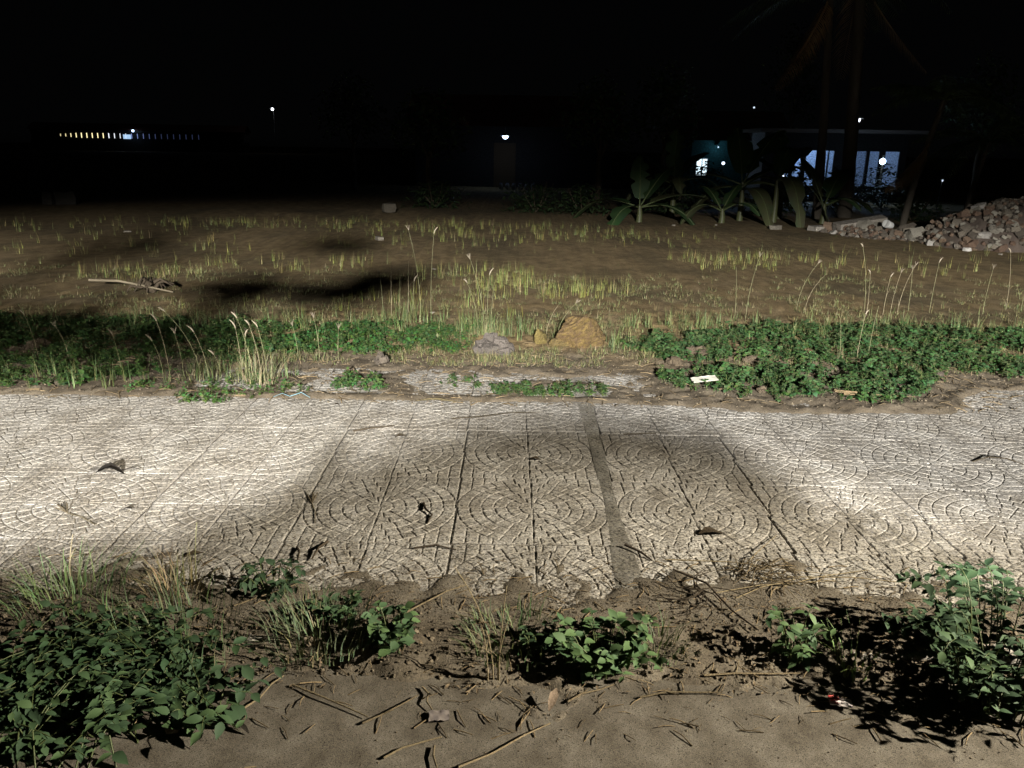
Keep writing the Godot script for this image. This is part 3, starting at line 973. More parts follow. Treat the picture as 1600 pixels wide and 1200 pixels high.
	single("curled_leaf", "dark curled leaf lying alone on the gutter concrete", "dead leaf", dry_leaf_mb(0.1, 0.024, 0.5, Color(0.045, 0.038, 0.03)).mesh(), M.wood, turned(on_ground(-0.89, 2.22, 0.006), 2.6))
	# sticks on the gutter and the soil bank
	var sticks := [[-0.62, 2.36, 0.34, -0.5, "long thin stick lying across the gutter below the grass"], [-0.86, 2.4, 0.2, 1.1, "short pale stick standing against the soil bank"], [-0.4, 2.32, 0.22, 0.7, "pale stick slanting down from the soil bank"], [-0.28, 2.38, 0.13, -1.2, "short pale stick upright in the soil below the leafy weed"], [0.0, 2.16, 0.36, 0.6, "long pale stick slanting over the gutter in the middle"], [-0.3, 2.14, 0.2, 0.5, "thin stick on the gutter left of the plastic scrap"], [-0.22, 2.08, 0.14, -1.4, "dark crossed stick near the plastic scrap"], [-0.82, 2.02, 0.1, 0.5, "short straw on the bare gutter near the big weed"], [0.3, 2.42, 0.2, 0.5, "thin stick below the leafy weed"], [0.62, 2.42, 0.3, 0.1, "pale straw along the soil bank before the small weed"], [0.9, 2.52, 0.36, 0.05, "long pale straw lying on the soil behind the small weed"], [-1.0, 2.95, 0.3, 0.7, "pale stick pointing out of the wilted vine"], [-0.3, 2.93, 0.32, 0.75, "thin straw slanting over the sand behind the round leaved weed"]]
	for q in sticks:
		var l: float = q[2]
		var p := [Vector3(-l / 2, 0.004, 0), Vector3(-l / 6, rf(0.005, 0.012), rf(-0.012, 0.012)), Vector3(l / 5, rf(0.005, 0.012), rf(-0.012, 0.012)), Vector3(l / 2, 0.006, 0)]
		var m := twig_mb(p, 0.0045, 0.0025, Color(0.34, 0.28, 0.18) * rf(0.55, 1.1))
		if rng.randf() < 0.5:
			m.append(twig_mb([p[1], p[1] + Vector3(0.03, 0.015, rf(-0.06, 0.06))], 0.003, 0.0015, Color(0.3, 0.25, 0.16)), Transform3D())
		single("stick", q[4], "stick", m.mesh(), M.wood, turned(on_ground(q[0], q[1], 0.006), q[3]))
	# dry straw clump on the pavement, with straws fanning out
	var c := thing("straw_clump", "tangled clump of dry straw on the dusty tiles", "straw", on_ground(1.14, 3.18))
	var fan := MB.new()
	for k in 60:
		var a := rf(0, TAU)
		var l := rf(0.05, 0.2)
		var y := rf(0.005, 0.05)
		var o := Vector3(rf(-0.14, 0.14), 0.0, rf(-0.1, 0.1))
		fan.append(twig_mb([o + Vector3(0, y, 0), o + Vector3(cos(a) * l * 0.5, y + 0.015, sin(a) * l * 0.5), o + Vector3(cos(a) * l, 0.004, sin(a) * l)], 0.0026, 0.0012, Color(0.3, 0.24, 0.15) * rf(0.35, 1.2)), Transform3D())
	obj("tangle", fan.mesh(), M.wood, c)
	for q in [[-0.42, 0.14, 0.75, -0.16], [-0.3, -0.16, 0.62, 0.22], [0.02, -0.1, 0.5, 0.35], [-0.1, 0.05, 0.45, 0.9], [0.1, 0.0, 0.7, -0.1], [-0.2, -0.2, 0.4, 0.5]]:
		obj("straw", twig_mb([Vector3(0, 0.006, 0), Vector3(q[2] * 0.4, 0.03, 0.01), Vector3(q[2], 0.006, 0)], 0.003, 0.0015, Color(0.42, 0.35, 0.22)).mesh(), M.wood, c, turned(Vector3(q[0], 0.004, -q[1]), q[3]))
	# withered vine on the sand
	var vine := MB.new()
	for k in 14:
		var a := rf(0, TAU)
		var p := []
		for j in 5:
			var u := j / 4.0
			p.append(Vector3(cos(a + u) * 0.22 * u, 0.01 + rf(0, 0.03), sin(a + u) * 0.2 * u))
		vine.append(twig_mb(p, 0.003, 0.0015, Color(0.08, 0.065, 0.045)), Transform3D())
	vine.append(twig_mb([Vector3(-0.05, 0.02, -0.2), Vector3(0.04, 0.03, -0.05), Vector3(0.06, 0.02, 0.15), Vector3(0.1, 0.02, 0.3)], 0.005, 0.003, Color(0.09, 0.07, 0.05)), Transform3D())
	single("withered_vine", "black withered vine sprawling over the sand by the straw", "dead vine", vine.mesh(), M.wood, turned(on_ground(0.82, 3.0), 0.2))
	# grit, clods and straw bits nobody could count
	var grain := chunk_mb(5, Vector3(1, 0.7, 0.9), 0.2, 0.4, Color(1, 1, 1)).mesh()
	var pl := []
	var ti := []
	for k in 16000:
		var x := rf(-2.3, 2.3)
		var d := rf(1.95, 3.5)
		var hump := smoothstep(2.4, 2.55, d) * (1.0 - smoothstep(2.75, 2.95, d))
		if d < 2.5 and gh(x, d) < -0.045 and rng.randf() > 0.06:
			continue
		if d > 3.2 and rng.randf() < 0.6:
			continue
		var s := rf(0.0025, 0.006) + 0.016 * hump * pow(rng.randf(), 4.0)
		pl.append(turned(on_ground(x, d, s * 0.15), rf(0, TAU), s, rf(0, 3), rf(0, 3)))
		var g := rf(0.5, 1.3)
		ti.append(Color(0.27 * g, 0.225 * g, 0.165 * g))
	for k in 15000:
		var d := 2.9 + 1.1 * pow(rng.randf(), 1.7)
		var x := rf(-2.5, 2.6)
		if n_mid.get_noise_2d(x * 1.4 + 12.0, d * 1.4) < rf(-0.4, 0.35):
			continue
		var s := rf(0.002, 0.0045)
		pl.append(turned(on_ground(x, d, s * 0.1), rf(0, TAU), s, rf(-0.4, 0.4), rf(-0.4, 0.4)))
		var g := rf(0.35, 1.3)
		ti.append(Color(0.27 * g, 0.225 * g, 0.165 * g))
	tag(copies("soil_crumbs", grain, M.clod, pl, ti, self), "loose soil crumbs and grit over the bank and the dusty tiles", "soil")
	pl = []
	ti = []
	for k in 3000:
		var x := rf(-4.6, 5.2)
		var d := rf(5.6, 7.2)
		var s := rf(0.004, 0.014)
		pl.append(turned(on_ground(x, d, s * 0.15), rf(0, TAU), s, rf(0, 3), rf(0, 3)))
		var g := rf(0.5, 1.3)
		ti.append(Color(0.3 * g, 0.25 * g, 0.18 * g))
	tag(copies("verge_grit", grain, M.clod, pl, ti, self), "loose grit along the far edge of the pavement", "grit")
	var bit := twig_mb([Vector3(-0.5, 0, 0), Vector3(0.05, 0.06, 0.04), Vector3(0.5, 0, 0)], 0.03, 0.02, Color(1, 1, 1)).mesh()
	pl = []
	ti = []
	for k in 2600:
		var near := k < 1100
		var x := rf(-2.2, 2.2) if near else rf(-4.4, 4.6)
		var d := rf(2.2, 3.3) if near else rf(5.62, 7.4)
		if near and x < -0.2 and rng.randf() < 0.4:
			continue
		pl.append(turned(on_ground(x, d, 0.004), rf(0, TAU), rf(0.02, 0.09) if near else rf(0.03, 0.13), 0.0, rf(-0.25, 0.25)))
		var g := rf(0.35, 1.25)
		ti.append(Color(0.36 * g, 0.28 * g, 0.17 * g))
	tag(copies("straw_bits", bit, M.wood, pl, ti, self), "short bits of dry straw strewn over the soil edges", "straw")
	# dead stems and wilted leaves matted on the bank
	var wilt := dry_leaf_mb(1.0, 0.4, 0.4, Color(1, 1, 1)).mesh()
	pl = []
	ti = []
	for k in 1500:
		var x := rf(-2.1, 2.0)
		var d := rf(2.42, 3.0)
		if rng.randf() < 0.35 + 0.5 * smoothstep(0.0, -1.0, x - 0.7) and n_mid.get_noise_2d(x * 2.0, d * 2.0) < 0.1:
			continue
		pl.append(turned(on_ground(x, d, 0.006), rf(0, TAU), rf(0.008, 0.026), rf(-0.5, 0.5), rf(-0.5, 0.5)))
		var g := rf(0.35, 1.2)
		ti.append(Color(0.32 * g, 0.25 * g, 0.165 * g))
	tag(copies("leaf_litter", wilt, M.wood, pl, ti, self), "matted brown leaf litter on the soil bank", "leaf litter")

# ------------------------------------------------------------------ bananas, palms, trees
func banana_leaf_mb(length: float, width: float, lift: float, droop: float, col: Color) -> MB:
	var m := MB.new()
	var seg := 14
	var spine := []
	for k in seg + 1:
		var t := float(k) / seg
		spine.append(Vector3(length * (t * cos(lift) + 0.0), length * (t * sin(lift) - droop * t * t * t), 0.0))
	for s in [-1, 1]:
		var last := -1
		for k in range(2, seg + 1):
			var t := float(k) / seg
			var u := (t - 2.0 / seg) / (1.0 - 2.0 / seg)
			var w := width * 0.5 * pow(sin(PI * clampf(0.1 + u * 0.88, 0.0, 1.0)), 0.6)
			var torn := rng.randf() < 0.16
			var col2 := col * Color(rf(0.85, 1.15), rf(0.85, 1.15), rf(0.85, 1.15))
			var a := m.vert(spine[k], col * 1.25)
			var b := m.vert(spine[k] + Vector3(0, w * (0.25 - 0.5 * u), s * w * (0.45 if torn else 1.0)), col2)
			if last >= 0:
				if s > 0: m.quad(last, a, b, last + 1)
				else: m.quad(last, last + 1, b, a)
			last = a
	var rad := []
	for k in seg + 1:
		rad.append(lerpf(0.022, 0.004, float(k) / seg))
	m.tube(spine, rad, 5, Color(0.09, 0.11, 0.05))
	return m

func banana(label: String, x: float, d: float, height: float, leaves: Array) -> void:
	# leaves: [yaw, length, lift, droop, root height]
	var t := thing("banana_plant", label, "banana plant", on_ground(x, d, -0.05))
	var m := MB.new()
	m.tube([Vector3.ZERO, Vector3(0.02, height * 0.7, 0), Vector3(0.0, height * 1.4, 0.02)], [0.09, 0.07, 0.045], 10, Color(0.07, 0.075, 0.035))
	obj("stem", m.mesh(), M.leaf_plain, t)
	for q in leaves:
		var col := Color(0.024, 0.045, 0.018) if rng.randf() < 0.8 else Color(0.045, 0.05, 0.025)
		obj("leaf", banana_leaf_mb(q[1] * 1.75, q[1] * 0.58, q[2], q[3], col).mesh(), M.leaf_plain, t, turned(Vector3(0, q[4] * 1.4, 0), q[0]))

func frond_mb(length: float, lift: float, droop: float, leaflet: float, col: Color) -> MB:
	var m := MB.new()
	var pts := []
	var rad := []
	var seg := 16
	for k in seg + 1:
		var t := float(k) / seg
		pts.append(Vector3(length * t * cos(lift * (1.0 - 0.4 * t)), length * (t * sin(lift) - droop * t * t), 0))
		rad.append(lerpf(0.03, 0.004, t))
	m.tube(pts, rad, 5, col * 0.9)
	for k in range(4, seg * 3):
		var t := float(k) / (seg * 3)
		var f := t * seg
		var p: Vector3 = pts[int(f)].lerp(pts[mini(int(f) + 1, seg)], f - int(f))
		var along: Vector3 = (pts[mini(int(f) + 1, seg)] - pts[int(f)]).normalized()
		for s in [-1, 1]:
			var l := leaflet * sin(PI * (0.18 + 0.75 * t)) * rf(0.85, 1.1)
			var e := (along * 0.55 + Vector3(0, -0.35 + rf(-0.1, 0.1), s * 1.0)).normalized()
			var w := along * 0.014
			var tip := p + e * l + Vector3.DOWN * l * 0.25
			var midp := p + e * l * 0.5
			var a := m.vert(p - w * 0.4, col)
			var b := m.vert(p + w * 0.4, col)
			var c := m.vert(midp + w, col)
			var g := m.vert(midp - w, col)
			var h := m.vert(tip, col)
			m.quad(a, b, c, g)
			m.tri(g, c, h)
	return m

func palm(label: String, x: float, d: float, top: Vector3, r0: float, r1: float, fronds: int, length: float, dead: int, col: Color) -> Node3D:
	var t := thing("palm_tree", label, "palm tree", on_ground(x, d, -0.1))
	var m := MB.new()
	var pts := []
	var rad := []
	for k in 25:
		var u := k / 24.0
		pts.append(Vector3(top.x * pow(u, 1.4), top.y * u, top.z * u))
		rad.append(lerpf(r0, r1, u) * (1.06 if k % 2 else 0.97))
	m.tube(pts, rad, 12, Color(0.12, 0.108, 0.09))
	obj("trunk", m.mesh(), M.wood, t)
	for k in fronds:
		var a := TAU * k / fronds + rf(-0.2, 0.2)
		obj("frond", frond_mb(length * rf(0.85, 1.1), rf(0.15, 0.95), rf(0.45, 0.75), length * 0.24, col).mesh(), M.leaf_plain, t, turned(top, a))
	for k in dead:
		var o := obj("dead_frond", frond_mb(length * 0.9, -1.15, 0.1, length * 0.22, Color(0.24, 0.16, 0.075)).mesh(), M.leaf_plain, t, turned(top + Vector3.DOWN * 0.1, rf(0, TAU)))
		o.set_meta("label", "brown dead frond hanging down along the trunk")
	return t

func broad_tree(called: String, label: String, at: Vector3, trunk_top: Vector3, r0: float, blobs: Array, leaves: int, size: float, col: Color, group := "") -> Node3D:
	# blobs: [centre, radii] relative to the foot; limbs run from the trunk to each
	var t := thing(called, label, "tree", at, 0.0, group)
	var m := MB.new()
	m.tube([Vector3(0, -0.15, 0), trunk_top * 0.35 + Vector3(0.04, 0, 0.03), trunk_top * 0.7 - Vector3(0.03, 0, 0.02), trunk_top], [r0, r0 * 0.8, r0 * 0.68, r0 * 0.5], 10, Color(0.14, 0.115, 0.09))
	obj("trunk", m.mesh(), M.wood, t)
	var crown := MB.new()
	var unit := leaf_mb(1.0, 0.5, 0.2, 0.3, Color(1, 1, 1))
	for b in blobs:
		var c: Vector3 = b[0]
		var l := MB.new()
		var midp := trunk_top.lerp(c, 0.5) + Vector3(rf(-0.1, 0.1), 0.12, rf(-0.1, 0.1))
		l.tube([trunk_top * 0.82, midp, c], [r0 * 0.38, r0 * 0.24, 0.012], 7, Color(0.14, 0.115, 0.09))
		for k in 5:
			l.tube([c.lerp(midp, 0.2), c + Vector3(rf(-0.7, 0.7) * b[1].x, rf(-0.7, 0.7) * b[1].y, rf(-0.7, 0.7) * b[1].z)], [0.014, 0.004], 5, Color(0.14, 0.115, 0.09))
		obj("limb", l.mesh(), M.wood, t)
		for k in int(leaves * (b[2] if b.size() > 2 else 1.0)):
			var p := Vector3(rng.randfn(), rng.randfn(), rng.randfn()) * 0.48
			if p.length() > 1.15:
				p = p.normalized() * rf(0.6, 1.1)
			var s := size * rf(0.7, 1.3)
			crown.append(unit, Transform3D(Basis.from_euler(Vector3(rf(-0.8, 0.8), rf(0, TAU), rf(-0.9, 0.6))).scaled(Vector3.ONE * s), c + p * b[1]), col * Color(rf(0.7, 1.3), rf(0.8, 1.2), rf(0.7, 1.2)))
	var o := obj("crown", crown.mesh(), M.leaf_plain, t)
	o.set_meta("kind", "stuff")
	return t

# ------------------------------------------------------------------ far buildings and lamps
func bulb(parent: Node3D, at: Vector3, radius: float, color: Color, strength: float, energy: float) -> void:
	var s := SphereMesh.new()
	s.radius = radius
	s.height = radius * 2.0
	s.radial_segments = 16
	s.rings = 8
	obj("bulb", s, glow(color, strength), parent, Transform3D(Basis(), at))
	var l := OmniLight3D.new()
	l.name = "lamp_light"
	l.light_color = color
	l.light_energy = energy
	l.light_size = radius
	l.omni_range = 40.0
	l.omni_attenuation = 2.0
	l.shadow_enabled = true
	l.position = at
	parent.add_child(l, true)

func post_lamp(label: String, base: Vector3, height: float, reach: float, radius: float, color: Color, strength: float, energy: float) -> void:
	var t := thing("post_lamp", label, "lamp", base)
	var m := MB.new()
	m.tube([Vector3(0, -0.2, 0), Vector3(0, height * 0.97, 0)], [0.06, 0.04], 8, Color(0.2, 0.2, 0.2))
	obj("pole", m.mesh(), M.metal, t)
	var a := MB.new()
	a.tube([Vector3(0, height * 0.95, 0), Vector3(0, height + 0.12, reach * 0.5), Vector3(0, height + 0.14, reach)], [0.03, 0.025, 0.02], 8, Color(0.2, 0.2, 0.2))
	obj("arm", a.mesh(), M.metal, t)
	var c := MB.new()
	c.tube([Vector3(0, height + 0.16, reach), Vector3(0, height + 0.1, reach), Vector3(0, height + 0.04, reach)], [0.03, radius * 1.6, radius * 2.0], 12, Color(0.3, 0.3, 0.3), false)
	obj("lamp_shade", c.mesh(), M.metal, t)
	bulb(t, Vector3(0, height, reach), radius, color, strength, energy)

func wall(m: MB, lo: Vector3, hi: Vector3, col: Color) -> void:
	m.box(lo, hi, col)

func build_far() -> void:
	var white := Color(0.72, 0.84, 1.0)
	# long shed far to the left with a row of lit slits
	var shed := thing("long_shed", "long low building far across the field with a row of lit slits", "building", V(-67.0, -0.2, 150.0), 0.12)
	var m := MB.new()
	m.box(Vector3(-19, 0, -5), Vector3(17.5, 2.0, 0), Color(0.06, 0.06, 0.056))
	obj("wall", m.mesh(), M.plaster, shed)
	m = MB.new()
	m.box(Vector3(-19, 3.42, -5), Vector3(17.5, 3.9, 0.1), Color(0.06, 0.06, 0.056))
	obj("eaves", m.mesh(), M.plaster, shed)
	m = MB.new()
	for s in [[Vector3(-19.4, 3.8, 0.6), Vector3(17.9, 3.8, 0.6), Vector3(17.9, 5.0, -2.5), Vector3(-19.4, 5.0, -2.5)], [Vector3(-19.4, 5.0, -2.5), Vector3(17.9, 5.0, -2.5), Vector3(17.9, 3.8, -5.6), Vector3(-19.4, 3.8, -5.6)]]:
		m.flat_quad(s[0], s[1], s[2], s[3], Color(0.2, 0.1, 0.08))
	obj("roof", m.mesh(), M.metal, shed)
	m = MB.new()
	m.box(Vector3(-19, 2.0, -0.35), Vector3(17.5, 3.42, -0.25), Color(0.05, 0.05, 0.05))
	obj("back_panel", m.mesh(), M.plaster, shed)
	for k in 25:
		var x := -14.0 + k * 0.86 + (0.14 * k * k / 27.0)
		var l := clampf(1.25 - absf(k - 6.0) / 10.0, 0.0, 1.0)
		var col := Color(1.0, 0.93, 0.7) if k < 9 else (Color(0.95, 0.97, 1.0) if k < 13 else Color(0.6, 0.68, 1.0))
		var s := MB.new()
		var hh := 0.5 + 0.5 * smoothstep(0.0, 4.0, float(k))
		s.box(Vector3(x - 0.055, 2.85 - hh * 0.42, -0.2), Vector3(x + 0.055, 2.85 + hh * 0.42, -0.12), Color(1, 1, 1))
		obj("window", s.mesh(), glow(col, 0.015 + 0.4 * l * l), shed)
	m = MB.new()
	m.box(Vector3(-3.4, 2.35, -0.2), Vector3(-2.1, 3.1, -0.12), Color(1, 1, 1))
	obj("doorway", m.mesh(), glow(Color(0.7, 0.85, 1.0), 0.22), shed)
	var sl := thing("shed_lamp", "bluish white lamp above the doorway of the long far building", "lamp", V(-68.2, 3.65, 149.0))
	m = MB.new()
	m.box(Vector3(-0.3, 0.1, -0.3), Vector3(0.3, 0.16, 0.3), Color(0.3, 0.3, 0.3))
	obj("hood", m.mesh(), M.metal, sl)
	bulb(sl, Vector3(0, -0.1, 0), 0.22, white, 1.2, 0.1)
	post_lamp("small white lamp on a tall post beyond the far left of the field", V(-43.2, 0.0, 150.0), 7.6, 0.6, 0.24, Color(0.95, 0.97, 1.0), 1.6, 0.05)

	# house with a terrace behind the middle of the field
	var h := thing("terrace_house", "dark house behind the field with a hooded porch lamp", "house", V(0.4, -0.1, 38.0))
	m = MB.new()
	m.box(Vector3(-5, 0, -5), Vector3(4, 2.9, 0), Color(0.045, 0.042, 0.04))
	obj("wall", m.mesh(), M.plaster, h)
	m = MB.new()
	for s in [[Vector3(-5.4, 2.8, 0.8), Vector3(4.4, 2.8, 0.8), Vector3(4.4, 4.3, -2.5), Vector3(-5.4, 4.3, -2.5)], [Vector3(-5.4, 4.3, -2.5), Vector3(4.4, 4.3, -2.5), Vector3(4.4, 2.8, -5.8), Vector3(-5.4, 2.8, -5.8)]]:
		m.flat_quad(s[0], s[1], s[2], s[3], Color(0.2, 0.09, 0.06))
	obj("roof", m.mesh(), M.metal, h)
	m = MB.new()
	m.box(Vector3(-1.4, 0, 0.002), Vector3(-0.4, 2.1, 0.05), Color(0.12, 0.08, 0.05))
	obj("door", m.mesh(), M.wood, h)
	m = MB.new()
	m.box(Vector3(-3.0, 0.0, 0.01), Vector3(2.6, 0.12, 2.6), Color(0.4, 0.4, 0.4))
	obj("terrace", m.mesh(), M.plaster, h)
	var pl := thing("porch_lamp", "bright white hooded lamp hanging over the dark terrace", "lamp", V(-0.46, 2.32, 36.0))
	m = MB.new()
	m.tube([Vector3(0, 0.7, 0), Vector3(0, 0.12, 0)], [0.01, 0.01], 6, Color(0.1, 0.1, 0.1))
	obj("cord", m.mesh(), M.metal, pl)
	m = MB.new()
	m.tube([Vector3(0, 0.16, 0), Vector3(0, 0.1, 0), Vector3(0, -0.04, 0)], [0.02, 0.07, 0.22], 12, Color(0.4, 0.4, 0.4), false)
	obj("lamp_shade", m.mesh(), M.metal, pl)
	bulb(pl, Vector3(0, -0.04, 0), 0.13, white, 2.5, 0.09)
	for k in 6:
		var x := -0.62 + k * 0.28
		var j := thing("water_jar", ["leftmost pale jar of the lit row under the porch lamp", "second pale jar of the lit row under the porch lamp", "third pale jar of the lit row under the porch lamp", "fourth pale jar of the lit row under the porch lamp", "fifth pale jar of the lit row under the porch lamp", "rightmost pale jar of the lit row under the porch lamp"][k], "jar", V(x, 0.02, 35.6 + 0.1 * (k % 2)), 0.0, "jars on the terrace")
		var jm := MB.new()
		jm.tube([Vector3.ZERO, Vector3(0, 0.02, 0), Vector3(0, 0.14, 0), Vector3(0, 0.24, 0), Vector3(0, 0.28, 0)], [0.06, 0.075, 0.1, 0.08, 0.06], 12, Color(0.62, 0.62, 0.66))
		obj("body", jm.mesh(), M.plaster, j)
		jm = MB.new()
		jm.tube([Vector3(0, 0.282, 0), Vector3(0, 0.31, 0)], [0.066, 0.062], 12, Color(0.3, 0.3, 0.4))
		obj("lid", jm.mesh(), M.plaster, j)

	# teal house
	var a := thing("teal_house", "small house with a lamp-lit teal wall behind the banana plants", "house", V(7.5, -0.1, 33.0))
	m = MB.new()
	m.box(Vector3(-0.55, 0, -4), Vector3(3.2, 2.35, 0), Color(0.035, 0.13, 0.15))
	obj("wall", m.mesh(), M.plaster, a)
	m = MB.new()
	for s in [[Vector3(-0.9, 2.3, 0.35), Vector3(3.5, 2.3, 0.35), Vector3(3.5, 3.5, -2.0), Vector3(-0.9, 3.5, -2.0)], [Vector3(-0.9, 3.5, -2.0), Vector3(3.5, 3.5, -2.0), Vector3(3.5, 2.3, -4.4), Vector3(-0.9, 2.3, -4.4)]]:
		m.flat_quad(s[0], s[1], s[2], s[3], Color(0.16, 0.1, 0.08))
	obj("roof", m.mesh(), M.metal, a)
	m = MB.new()
	m.box(Vector3(-0.34, 0.95, 0.004), Vector3(0.12, 1.62, 0.05), Color(0.5, 0.5, 0.5))
	var frame := obj("window", m.mesh(), M.metal, a)
	for q in [[-0.31, -0.13], [-0.09, 0.09]]:
		for r in [[0.98, 1.27], [1.3, 1.59]]:
			m = MB.new()
			m.box(Vector3(q[0], r[0], 0.054), Vector3(q[1], r[1], 0.06), Color(1, 1, 1))
			obj("pane", m.mesh(), glow(Color(0.85, 0.95, 1.0), 0.42), frame)
	var al := thing("wall_lamp", "small lamp lighting the teal house wall", "lamp", V(7.9, 1.95, 32.6))
	m = MB.new()
	m.box(Vector3(-0.04, 0.06, -0.38), Vector3(0.04, 0.1, 0.08), Color(0.2, 0.2, 0.2))
	obj("bracket", m.mesh(), M.metal, al)
	bulb(al, Vector3(0, 0.0, 0), 0.03, Color(0.75, 0.9, 1.0), 0.3, 0.02)

	# open-fronted house: a lit room behind posts
	var b := thing("open_house", "open-fronted house with a lit pale blue room behind dark posts", "house", V(11.3, -0.1, 31.0))
	m = MB.new()
	m.box(Vector3(-2.1, 0, -3.2), Vector3(3.2, 2.6, -3.0), Color(0.5, 0.55, 0.65))
	obj("back_wall", m.mesh(), M.plaster, b)
	for s in [-2.1, 3.1]:
		m = MB.new()
		m.box(Vector3(s, 0, -3.0), Vector3(s + 0.1, 2.6, -0.02), Color(0.45, 0.48, 0.55))
		obj("side_wall", m.mesh(), M.plaster, b)
	m = MB.new()
	m.box(Vector3(-2.1, 0, -0.02), Vector3(3.2, 0.72, 0.1), Color(0.03, 0.03, 0.03))
	obj("parapet", m.mesh(), M.plaster, b)
	m = MB.new()
	m.box(Vector3(-2.1, 1.98, -0.02), Vector3(3.2, 2.6, 0.1), Color(0.03, 0.03, 0.03))
	obj("lintel", m.mesh(), M.plaster, b)
	for q in [[-2.1, -1.28], [-1.1, -0.98], [-0.66, -0.5], [-0.12, -0.02], [0.3, 0.34], [0.52, 0.9], [1.2, 1.34], [1.72, 1.84], [2.2, 2.42], [2.95, 3.2]]:
		m = MB.new()
		m.box(Vector3(q[0], 0.72, -0.01), Vector3(q[1], 1.98, 0.06), Color(0.03, 0.027, 0.024))
		obj("post", m.mesh(), M.wood, b)
	m = MB.new()
	m.box(Vector3(-2.5, 2.602, -3.6), Vector3(3.6, 2.72, 0.9), Color(0.12, 0.1, 0.09))
	obj("roof", m.mesh(), M.metal, b)
	m = MB.new()
	m.box(Vector3(-2.0, -0.02, -3.0), Vector3(3.1, 0.02, -0.02), Color(0.4, 0.4, 0.42))
	obj("floor", m.mesh(), M.plaster, b)
	var rl := thing("room_lamp", "lamp inside the lit room of the open-fronted house", "lamp", V(11.5, 2.25, 32.4))
	m = MB.new()
	m.tube([Vector3(0, 0.24, 0), Vector3(0, 0.06, 0)], [0.015, 0.02], 6, Color(0.3, 0.3, 0.3))
	obj("holder", m.mesh(), M.metal, rl)
	bulb(rl, Vector3.ZERO, 0.05, Color(0.62, 0.78, 1.0), 3.0, 1.5)

	var ya := thing("yard_lamp", "dazzling bluish white yard lamp between the palms and the rubble", "lamp", V(12.77, -0.1, 29.0))
	m = MB.new()
	m.tube([Vector3(0.05, 0, -0.05), Vector3(0.05, 1.85, -0.05)], [0.035, 0.03], 8, Color(0.15, 0.13, 0.1))
	obj("pole", m.mesh(), M.wood, ya)
	m = MB.new()
	m.tube([Vector3(0.05, 1.8, -0.05), Vector3(0.02, 1.78, 0.02)], [0.02, 0.02], 6, Color(0.15, 0.13, 0.1))
	obj("bracket", m.mesh(), M.metal, ya)
	bulb(ya, Vector3(0, 1.65, 0.05), 0.1, Color(0.72, 0.86, 1.0), 6.0, 0.09)
	post_lamp("small white lamp on a post high behind the second palm trunk", V(13.74, -0.1, 34.5), 3.2, 0.5, 0.12, Color(0.9, 0.95, 1.0), 2.0, 0.01)
	for q in [[-3.75, 1.62, 41.0, 0.05, 0.9, "tall lit chink seen between leaves left of the porch lamp"], [-2.33, 1.95, 41.0, 0.04, 0.8, "thin lit chink seen between leaves nearest the porch lamp"], [1.33, 2.45, 45.0, 0.05, 0.5, "faint small window light right of the porch lamp"], [10.0, 1.5, 33.5, 0.05, 0.8, "small lamp glowing through the banana leaves"], [9.55, 0.95, 29.5, 0.06, 0.9, "low white lamp glimpsed between banana leaves"], [7.95, 1.36, 31.8, 0.06, 0.9, "white lamp beside the teal house"], [10.1, 3.6, 36.0, 0.04, 0.3, "faint lamp high beside the first palm trunk"], [13.95, 1.0, 27.0, 0.03, 0.5, "tiny light left of the leaning palm trunk"]]:
		var o := thing("distant_lamp", q[5], "lamp", V(q[0], q[1], q[2]))
		m = MB.new()
		m.tube([Vector3(0, q[3] * 1.3, 0), Vector3(0, q[3] * 0.9, 0)], [q[3] * 0.4, q[3] * 0.8], 8, Color(0.1, 0.1, 0.1))
		obj("cap", m.mesh(), M.metal, o)
		m = MB.new()
		m.tube([Vector3(0, 0.0, -0.03), Vector3(0, -q[1] - 0.2, -0.1)], [0.015, 0.02], 5, Color(0.1, 0.1, 0.1))
		obj("post", m.mesh(), M.wood, o)
		bulb(o, Vector3.ZERO, q[3], Color(0.85, 0.92, 1.0), q[4], 0.004)

